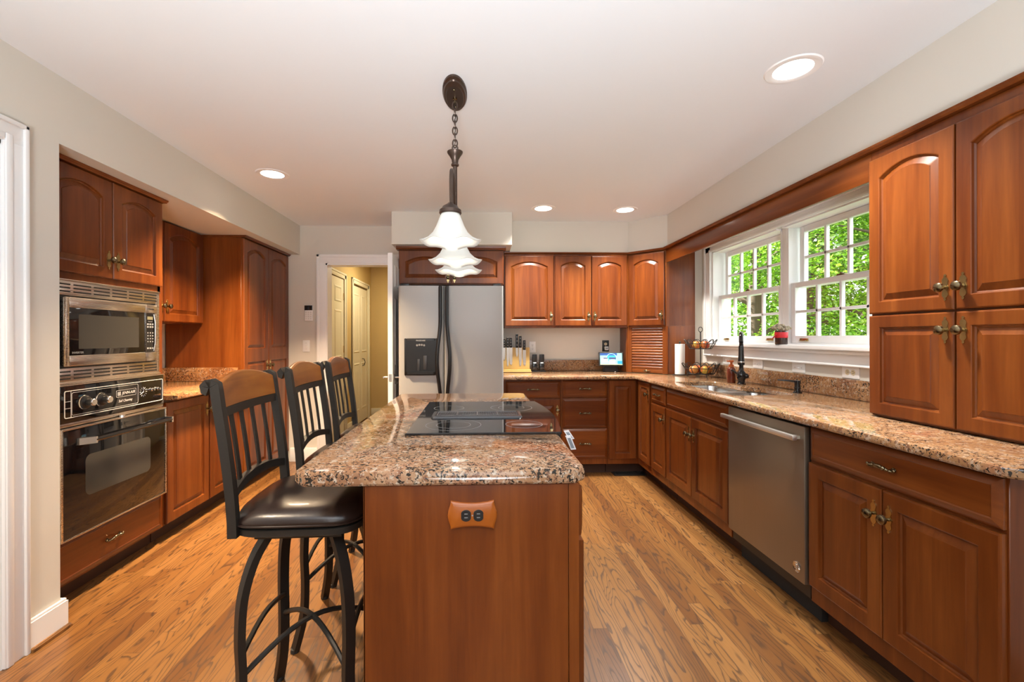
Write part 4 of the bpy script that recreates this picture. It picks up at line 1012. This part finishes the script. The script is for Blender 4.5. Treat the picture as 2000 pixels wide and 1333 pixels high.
for s in (-1, 1):
    b = MB(); P = spl([(0, s * .006, -.545), (0, s * .05, -.575), (0, s * .115, -.560), (0, s * .165, -.510), (0, s * .215, -.462), (0, s * .270, -.468), (0, s * .295, -.515), (0, s * .285, -.58), (0, s * .281, -.615)])
    if s > 0: P = [(x, y * 1.05, z - .036 * min(1, y / .2)) for x, y, z in P]
    b.tube(P, .006, flat=(.008, .022), up=(0, s * .3, 1)) if False else b.tube(P, .0085, 8)
    Q = spl([(0, s * .02, -.44), (0, s * .055, -.42), (0, s * .075, -.46), (0, s * .055, -.50), (0, s * .03, -.48)]); b.tube(Q, .005, 8)
    P2 = spl([(-.012, s * .225, -.462), (-.012, s * .28, -.450), (-.012, s * .312, -.49), (-.012, s * .305, -.56), (-.012, s * .284, -.610)])
    if s > 0: P2 = [(x, y * 1.05, z - .036) for x, y, z in P2]; b.tube(P2, .009, 4, flat=(.007, .024), up=(0, s, .2))
    b.build('arm', M['bronze'], r)
for i, dy in enumerate((-.281, -.012, .295)):
    xo = (-.005, 0, .002)[i]; SHZ = -.640 - (0, .034, .036)[i]
    b = MB(); b.lathe([(.010, .036), (.016, .030), (.030, .022), (.036, .012), (.044, .006), (.0455, -.006), (.042, -.010), (.030, -.010)], (xo, dy, SHZ), 'z', 24); b.build('shade_holder', M['bronze'], r)
    def wv(rr_, t, a, k, ph=i * .35):
        w = max(0, (k - 3) / 6 if k < 11 else (16 - k) / 6) ** 1.6 if k < 17 else 0
        w = [0, 0, 0, 0, .05, .15, .32, .6, 1, 1, .6, .32, .15, .05, 0, 0, 0, 0][k]
        q = math.cos(6 * a); return rr_ * (1 + .022 * w * q + .035 * w * math.cos(2 * a)), t + .005 * w * q + .006 * w * math.cos(2 * a)
    b = MB(); prof = [(.030, -.006), (.036, -.008), (.040, -.016), (.048, -.036), (.057, -.060), (.070, -.086), (.088, -.106), (.106, -.118), (.119, -.124), (.117, -.1265), (.104, -.121), (.086, -.110), (.067, -.090), (.054, -.064), (.045, -.040), (.037, -.020), (.030, -.012), (.030, -.008)]
    b.lathe(prof, (xo, dy, SHZ), 'z', 64, wave=wv); sh = b.build('shade', M['shade'], r, ang=80)
    b = MB(); b.lathe([(.012, -.012), (.013, -.035), (.020, -.048), (.027, -.066), (.028, -.078), (.022, -.092), (.010, -.100), (.0001, -.101)], (xo, dy, SHZ), 'z', 20); b.build('bulb', M['bulb'], sh)
    lamp('pendant_lamp', 'POINT', (PX + xo, PY + dy, CE + SHZ - .118), PEND_W, (1, .90, .76), shadow_soft_size=.016)
def can(x, y, label, warm=(1, .95, .87), k=1.0):
    r = thing('recessed_light', label, 'ceiling light', (x, y, CE), 0, 'recessed ceiling lights')
    b = MB(); b.lathe([(.079, -.0035), (.084, -.006), (.104, -.005), (.109, -.0005)], (0, 0, 0), 'z', 40); b.build('trim_ring', M['white'], r)
    b = MB(); b.lathe([(.0001, -.0052), (.060, -.0050), (.0785, -.0032)], (0, 0, 0), 'z', 40); b.build('diffuser', M['lit'], r)
    lamp('recessed_lamp', 'AREA', (x, y, CE - .012), CAN_W * k, warm, shape='DISK', size=.15, spread=1.85)
can(1.354, 1.869, 'large round recessed light nearest the camera, above the right counter', k=2.6)
can(-1.442, 3.178, 'round recessed light on the left side of the ceiling', (1, .72, .44), 9.0)
can(-1.40, .75, 'added unseen recessed light brightening the left cabinets', (1, .78, .55), 2.5)  # out of view, added to warm and brighten the left cabinets
can(.580, 3.956, 'small far recessed light in front of the single-door wall cabinet', k=3.2)
can(1.328, 3.985, 'small far recessed light nearest the diagonal corner cabinet', k=3.2)
lamp('hall_fill', 'AREA', (-1.1, 6.2, 2.40), 13.0, (1, .86, .62), shape='DISK', size=.3)  # unseen light added to brighten the hall, no fixture there

# ================================================================== THINGS ON WALLS
def wall_plate(name, label, cat, loc, rz, w, h, kind, horiz=False, mat='plate', ins='plate', group=None):
    r = thing(name, label, cat, loc, rz, group)
    b = MB(); b.box(-w / 2, w / 2, -.006, -.0005, -h / 2, h / 2, .003); p = b.build('cover_plate', M[mat], r)
    if kind == 'outlet':
        b = MB(); c = MB()
        for s in (-1, 1):
            ox, oz = (s * .020, 0) if horiz else (0, s * .020)
            P = [(ox + (.0165 if not horiz else .0145) * math.cos(a * PI / 12), oz + (.0145 if not horiz else .0165) * math.sin(a * PI / 12)) for a in range(24)]
            b.prism(P, -.0055, -.0078, 'xz', .0006)
            for d in (-.0055, .0055):
                if horiz: c.box(ox - .0042, ox + .0042, -.0082, -.0077, oz + d - .0011, oz + d + .0011)
                else: c.box(ox + d - .0011, ox + d + .0011, -.0082, -.0077, oz - .002, oz + .0062)
            c.lathe([(.0024, -.0), (.0001, .0004)], (ox + (.008 if horiz else 0), -.0078, oz - (0 if horiz else .0075)), '-y', 8)
        b.build('receptacle', M[ins], r); c.build('receptacle_slots', M['black'], r)
    elif kind == 'toggle':
        b = MB()
        if horiz: b.box(-.0065, .0065, -.0075, -.005, -.012, .012, .001) if False else b.box(-.012, .012, -.0075, -.005, -.005, .005, .001); b.box(.001, .010, -.018, -.006, -.0035, .0035, .002)
        if not horiz: b.box(-.005, .005, -.0075, -.005, -.012, .012, .001); b.box(-.0035, .0035, -.018, -.006, .001, .010, .002)
        b.build('toggle', M[ins], r)
    c = MB()
    for s in ((-1, 1) if kind == 'toggle' else (0,)):
        o = s * .030; c.lathe([(.0028, .0), (.0024, .001), (.0001, .0012)], ((o, -.006, 0) if horiz else (0, -.006, o)), '-y', 10)
    c.build('screw', M['chrome'], r); return r
wall_plate('duplex_outlet', 'white duplex outlet above the two black grinders', 'outlet', (.562, YB, 1.166), 0, .068, .114, 'outlet')
r = wall_plate('duplex_outlet', 'dark framed outlet behind the smart display', 'outlet', (1.334, YB, 1.175), 0, .072, .118, 'outlet', mat='black', ins='ivory')
rr_ = thing('plug_adapter', 'white plug adapter in the dark framed outlet', 'plug adapter', (1.338, YB - .0085, 1.150)); b = MB(); b.box(-.018, .018, -.030, -.0005, -.020, .020, .004); b.build('body', M['plate'], rr_)
b = MB(); b.box(-.010, .010, -.0302, -.0298, -.006, .006); b.build('port', M['greytxt'], rr_)
RW = -PI / 2
wall_plate('duplex_outlet', 'white horizontal outlet behind the soap bottle and fruit basket', 'outlet', (XW, 3.748, 1.064), RW, .118, .062, 'outlet', True)
wall_plate('light_switch', 'white horizontal switch right of the faucet', 'light switch', (XW, 3.322, 1.060), RW, .118, .066, 'toggle', True)
wall_plate('light_switch', 'white horizontal switch above the black soap dispenser', 'light switch', (XW, 2.890, 1.062), RW, .118, .066, 'toggle', True)
wall_plate('duplex_outlet', 'white horizontal outlet with ivory sockets beside the hutch', 'outlet', (XW, 2.475, 1.063), RW, .118, .070, 'outlet', True, ins='ivory')
wall_plate('light_switch', 'white toggle switch on the back wall below the keypad', 'light switch', (-1.768, YB, 1.184), 0, .070, .118, 'toggle')
r = thing('security_keypad', 'white and black security keypad left of the hall doorway', 'keypad', (-1.738, YB, 1.520))
b = MB(); b.box(-.042, .042, -.020, -.0005, -.082, .082, .010, 3); p = b.build('body', M['plate'], r)
b = MB(); b.box(-.0405, .0405, -.0212, -.0195, .030, .080, .002); b.build('screen', M['gloss'], p)
pk = plain('pale_keys', (.70, .70, .68), .4)
for i in range(3):
    for k in range(4): MB().box(-.030 + i * .023, -.030 + i * .023 + .014, -.0206, -.0199, -.060 + k * .021, -.060 + k * .021 + .012).build('key', pk, p)
r = thing('floor_vent', 'black cast metal floor vent near the inside corner', 'floor vent', (1.385, 4.08, 0))
b = MB(); frame(b, -.15, .15, -.06, .06, -.135, .135, -.045, .045, 0, 1)
for v in b.b.verts: v.co = Vector((v.co.x, v.co.z, .001 + .006 * v.co.y))
b.build('frame', M['iron'], r)
b = MB()
for i in range(14): b.tube([(-.130 + i * .02, -.045, .004), (-.120 + i * .02, 0, .004), (-.130 + i * .02, .045, .004)], .0025, 6)
b.box(-.135, .135, -.045, .045, .0008, .0015); b.build('grille', M['rubber'], r)

# ================================================================== THINGS ON THE BACK COUNTER
CT = .9145
r = thing('knife_block', 'upright bamboo magnetic knife block beside the refrigerator', 'knife block', (.385, 4.53, CT))
b = MB(); b.box(-.135, .135, -.010, .014, .024, .250, .003); bd = b.build('board', M['pine'], r)
b = MB(); b.box(-.145, .150, -.050, .062, 0, .012, .003); b.box(-.14, .145, -.030, .040, .012, .026, .003); b.build('base', M['pine'], r)
for i, (x, lab, ht, bt, hb, bw) in enumerate(((-.124, 'black-handled knife at the left end of the bamboo block', .335, .115, .250, .024), (-.089, 'black-handled long knife second from the left on the bamboo block', .350, .055, .250, .026),
        (-.058, 'black-handled wide knife third from the left on the bamboo block', .350, .070, .250, .034), (.005, 'short knife with the highest riveted black handle, mid block', .385, .150, .248, .024),
        (.039, 'black-handled tapering knife second from the right on the block', .368, .055, .248, .030), (.080, 'black riveted knife at the right end of the bamboo block', .325, .062, .226, .034))):
    k = thing('kitchen_knife', lab, 'knife', (.385 + x, 4.53 - .0105, CT), 0, 'knives on the bamboo block')
    b = MB(); sh_ = .9 if i in (2, 5) else .3
    b.prism([(-bw / 2, hb), (bw / 2, hb), (bw / 2, bt + (hb - bt) * .35), (bw * .3 if sh_ < .5 else bw * .45, bt + .02), (0 if sh_ < .5 else bw * .2, bt), (-bw * .25, bt + .012), (-bw / 2, bt + (hb - bt) * .5)], -.0002, -.0030, 'xz'); b.build('blade', M['blade'], k)
    b = MB(); b.box(-.0135, .0135, -.011, .006, hb - .002, ht, .005); h_ = b.build('handle', M['black'], k)
    b = MB()
    for q_ in (.2, .5, .8): b.cyl((0, -.0105, hb + (ht - hb) * q_), (0, -.0118, hb + (ht - hb) * q_), .003, n=8)
    b.box(-.010, .010, -.0095, .004, ht - .001, ht + .003, .001); b.build('rivets', M['blade'], h_)
tr = MB(); tr.box(-.075, .075, -.035, .035, 0, .006, .003); tr.box(-.075, .075, -.035, -.032, .006, .012); tr.box(-.075, .075, .032, .035, .006, .012)
t_ = tr.build('grinder_tray', M['black']); t_.location = (.611, 4.555, CT); tag(t_, 'flat black tray under the two grinders', 'tray')
def grinder(x, lab):
    r = thing('spice_grinder', lab, 'grinder', (x, 4.555, CT + .0062), 0, 'grinders on the black tray')
    b = MB(); b.box(-.024, .024, -.024, .024, 0, .094, .004); b.build('jar', M['gloss'], r)
    b = MB(); b.box(-.0235, .0235, -.0235, .0235, .099, .172, .004); b.build('motor_top', M['black'], r)
    b = MB(); b.box(-.022, .022, -.022, .022, .0935, .0995); b.build('neck', M['black'], r)
    b = MB(); b.box(-.014, .014, -.0246, -.0236, .080, .092); b.build('label', M['plate'], r)
grinder(.574, 'black square grinder on the left of the tray'); grinder(.648, 'black square grinder on the right of the tray')
# smart display
r = thing('smart_display', 'smart display with a lit teal and white picture on its screen', 'smart display', (1.345, 4.50, CT), -.16)
b = MB(); b.loops([[(x * s, y * s + .012, z) for x, y in rr(-.078, .078, -.045, .045, .03)] for s, z in ((.95, 0), (1, .006), (.96, .030), (.78, .070), (.70, .085))]); b.build('base', plain('charcoal_fabric', (.02, .02, .022), .8), r)
scr = thing('tmp2', 'x', 'x')
b = MB(); b.box(-.122, .122, -.008, .010, -.072, .072, .006, 3); body = b.build('screen_body', M['black'], r)
b = MB(); b.box(-.108, .108, -.0088, -.0078, -.060, .060); scn = b.build('screen', plain('screen_sea_green', (.22, .50, .46), .2, emit=.06), body)
pic = []
def patch(f, name, col, e=.10):
    b = MB(); f(b); o = b.build(name, plain(name + '_glow', col, .3, emit=e), body); pic.append(o)
patch(lambda b: b.box(-.108, .060, -.0092, -.0086, .036, .060), 'screen_band', (.02, .07, .26))
patch(lambda b: b.box(.062, .108, -.0092, -.0086, -.056, -.020), 'screen_block', (.02, .22, .36))
patch(lambda b: b.box(-.108, .108, -.0092, -.0086, -.060, -.054), 'screen_stripe', (.80, .80, .30))
patch(lambda b: b.lathe([(.046, 0), (.0001, .0003)], (.005, -.0090, .008), '-y', 32), 'screen_disc', (.03, .30, .42))
patch(lambda b: b.lathe([(.046, 0), (.050, .0), (.050, .0006), (.046, .0006)], (.005, -.0090, .008), '-y', 32, ring=True), 'screen_ring', (.40, .85, .95))
patch(lambda b: (b.box(-.095, -.03, -.0100, -.0094, -.040, .004), b.box(-.02, .04, -.0100, -.0094, -.050, -.010)), 'screen_pale_patch', (.60, .66, .70))
patch(lambda b: (b.box(-.075, -.035, -.0106, -.0100, .002, .012), b.box(-.02, .05, -.0106, -.0100, .002, .014)), 'screen_dark_patch', (.05, .02, .10))
patch(lambda b: (b.box(-.06, -.035, -.0106, -.0100, -.025, -.012), b.box(.0, .035, -.0106, -.0100, -.022, -.006)), 'screen_pink_patch', (.75, .30, .30))
mt = Matrix.Translation((0, -.035, .130)) @ Matrix.Rotation(-.30, 4, 'X')
for o in [body, scn] + pic: o.data.transform(mt)
bpy.data.objects.remove(scr)
b = MB(); b.tube(spl([(1.362, 4.585, CT + .05), (1.37, 4.56, CT + .004), (1.398, 4.49, CT + .003), (1.372, 4.445, CT + .003)], 6), .0025, 6)
tag(b.build('power_cord', M['plate']), 'thin white power cord lying beside the smart display', 'cord')

# ================================================================== THINGS ON THE RIGHT COUNTER
r = thing('paper_towel_stand', 'white paper towel roll on a black wire stand by the cabinet', 'paper towel', (1.871, 4.08, CT))
b = MB(); b.lathe([(.020, .008), (.043, .008), (.0435, .012), (.0435, .283), (.043, .287), (.020, .287)], (0, 0, 0), 'z', 32); b.build('roll', M['paper'], r)
b = MB(); b.lathe([(.0001, 0), (.064, 0), (.064, .005), (.0001, .006)], (0, 0, 0), 'z', 28); b.cyl((0, 0, .004), (0, 0, .30), .006, n=10); b.sphere((0, 0, .303), .010, n=10)
b.tube([(.052 + .018 * math.cos(a) * (1 - a / 12), -.055, .020 + .018 * math.sin(a) * (1 - a / 12)) for a in [k * .5 for k in range(16)]], .003, 6); b.build('stand', M['iron'], r)
BX, BYY = 1.955, 3.86
r = thing('fruit_basket', 'two-tier black wire fruit basket with scalloped rims', 'fruit basket', (BX, BYY, CT))
def tier(name, z0, h, r0, r1):
    b = MB(); n = 32
    for rr_, z in ((r0, z0), (r0 + (r1 - r0) * .6, z0 + h * .55)): b.tube([(rr_ * math.cos(2 * PI * i / n), rr_ * math.sin(2 * PI * i / n), z) for i in range(n)], .0032, 6, closed=True)
    for i in range(8):
        a = PI * i / 8; b.tube([(r0 * math.cos(a), r0 * math.sin(a), z0), (-r0 * math.cos(a), -r0 * math.sin(a), z0)], .0016, 6)
    m = 12
    for i in range(m):
        a0 = 2 * PI * i / m; P = []
        for k in range(9):
            u = k / 8; a = a0 + (2 * PI / m) * (u * 1.0); w = math.sin(PI * u)
            q = min(1, .55 + .45 * w); P.append(((r0 + (r1 - r0) * q) * math.cos(a), (r0 + (r1 - r0) * q) * math.sin(a), z0 + h * q))
        P = [(r0 * math.cos(a0), r0 * math.sin(a0), z0)] + P; b.tube(P, .0030, 6)
    b.build(name, M['iron'], r)
tier('lower_tier', .030, .090, .105, .155); tier('upper_tier', .250, .080, .088, .135)
b = MB(); b.cyl((0, 0, .028), (0, 0, .400), .0045, n=10); b.tube([(.018 * math.cos(2 * PI * i / 20), .0, .418 + .022 * math.sin(2 * PI * i / 20)) for i in range(20)], .003, 6, closed=True); b.build('pole', M['iron'], r)
b = MB()
for k in range(3):
    a = k * 2.094 + .5; c_, s_ = math.cos(a), math.sin(a); b.tube([(.09 * c_, .09 * s_, .030), (.108 * c_, .108 * s_, .020), (.112 * c_, .112 * s_, .006), (.100 * c_, .100 * s_, .0035), (.096 * c_, .096 * s_, .010)], .003, 6)
b.build('foot', M['iron'], r)
def fruit(dx, dy, z, rad, mat, lab, name='apple'):
    o = thing(name, lab, name, (BX + dx, BYY + dy, CT + z), dx * 31, 'fruit in the wire basket')
    b = MB(); n = 14
    prof = [(.0001, .10), (.10, .06), (.30, -.02), (.62, .10), (.90, .42), (1.0, .85), (.96, 1.25), (.78, 1.58), (.48, 1.74), (.22, 1.70), (.08, 1.60), (.0001, 1.56)]
    b.lathe([(a * rad, t * rad) for a, t in prof], (0, 0, 0), 'z', 20); b.build('flesh', M[mat], o, ang=80)
    b = MB(); b.tube([(0, 0, 1.55 * rad), (.003, .001, 1.55 * rad + .018)], .0016, 6); b.build('stem', M['bark'], o)
UZ, LZ = .2525, .0325
fruit(-.050, -.030, UZ, .036, 'ap_yel', 'yellow-red apple at the left in the upper basket tier')
fruit(.018, -.050, UZ, .036, 'ap_red', 'red apple in the middle of the upper basket tier')
fruit(.052, .028, UZ, .036, 'ap_brn', 'brownish pear at the right in the upper basket tier', 'pear')
fruit(-.068, -.012, LZ, .037, 'ap_org', 'orange-red apple at the left in the lower basket tier')
fruit(-.005, .058, LZ, .038, 'ap_red', 'red apple at the back of the lower basket tier')
fruit(.012, -.058, LZ, .040, 'ap_yel', 'large yellow apple at the front of the lower basket tier')
fruit(.066, .000, LZ, .037, 'ap_org', 'orange apple behind the yellow one in the lower basket tier')
# faucet: gooseneck turned towards the room
FX, FY = 1.962, 3.262
r = thing('kitchen_faucet', 'tall black gooseneck faucet with side lever behind the sink', 'faucet', (FX, FY, CT))
d = Vector((-.52, -.855, 0)).normalized()
b = MB(); b.lathe([(.030, 0), (.030, .006), (.025, .010), (.024, .030), (.031, .045), (.033, .065), (.030, .085), (.021, .098), (.016, .104), (.0155, .12)], (0, 0, 0), 'z', 24); b.build('body', M['gloss'], r)
P = [(0, 0, .10)] + [(0, 0, .12 + .15 * k / 4) for k in range(5)] + [tuple(d * (.085 - .085 * math.cos(a)) + Vector((0, 0, .285 + .095 * math.sin(a)))) for a in [PI * k / 10 for k in range(1, 10)]]
b = MB(); b.tube(P, .0145, 14); b.build('gooseneck', M['gloss'], r)
b = MB(); hp = d * .168; b.lathe([(.0150, .290), (.0165, .280), (.0180, .225), (.022, .175), (.0235, .165), (.0225, .158), (.020, .152)], tuple(hp), 'z', 20); hd = b.build('spray_head', M['gloss'], r)
b = MB(); b.lathe([(.0233, .178), (.0238, .175), (.0238, .172), (.0233, .169)], tuple(hp), 'z', 24); b.build('ring', M['chrome'], hd)
b = MB(); b.tube([(0, 0, .07), (-.018, .028, .080), (-.040, .060, .102)], [.014, .010, .007], 10); b.sphere((.024, -.022, .062), .019, n=14); b.build('lever', M['gloss'], r)
r = thing('soap_bottle', 'amber foaming soap bottle with orange pump left of the faucet', 'soap bottle', (1.945, 3.365, CT))
b = MB(); b.lathe([(.028, 0), (.031, .004), (.031, .095), (.028, .110), (.020, .118), (.017, .120), (.0001, .120)], (0, 0, 0), 'z', 24); b.build('bottle', M['amber'], r)
b = MB(); b.lathe([(.018, .120), (.0185, .122), (.0185, .138), (.012, .141), (.009, .143), (.009, .158), (.017, .160), (.017, .172), (.0001, .174)], (0, 0, 0), 'z', 20); b.box(-.034, 0, -.007, .007, .161, .171, .003); b.build('pump', M['amberpump'], r)
r = thing('soap_dispenser', 'short black built-in soap dispenser with a long spout', 'soap dispenser', (2.005, 2.735, CT))
b = MB(); b.lathe([(.025, 0), (.025, .006), (.017, .010), (.016, .026), (.019, .028), (.019, .033), (.016, .036), (.016, .060), (.0185, .063), (.0185, .078), (.0001, .080)], (0, 0, 0), 'z', 20); b.build('body', M['gloss'], r)
b = MB(); b.tube([(0, 0, .070), (-.05, .022, .076), (-.098, .045, .078)], [.008, .006, .0045], 10); b.build('spout', M['gloss'], r)
# candle jar on the window stool
r = thing('flower_jar', 'dark glass jar with a red ribbon and dried flowers on the window sill', 'jar', (2.082, 2.995, WZ0 + .0005))
b = MB(); b.lathe([(.036, 0), (.039, .004), (.039, .090), (.036, .094), (.032, .094), (.032, .08), (.0001, .08)], (0, 0, 0), 'z', 24); b.build('jar', M['bulbglass'], r)
b = MB(); b.lathe([(.0393, .045), (.0402, .047), (.0402, .082), (.0393, .084)], (0, 0, 0), 'z', 24); b.tube([(-.038, -.010, .065), (-.050, .0, .055), (-.052, .012, .038)], .006, 6, flat=(.003, .016)); b.build('ribbon', M['red'], r)
b = MB(); rnd = random.Random(5)
for i in range(46):
    a, t = rnd.uniform(0, 6.28), rnd.uniform(.1, 1); p = Vector((.026 * t * math.cos(a), .026 * t * math.sin(a), .085)); e = Vector((.060 * t * math.cos(a), .060 * t * math.sin(a), .110 + .022 * (1 - t) + rnd.uniform(-.006, .006)))
    b.tube([p, e], .0015, 4); b.sphere(e, rnd.uniform(.006, .011), n=6)
b.build('dried_flowers', M['dry'], r)
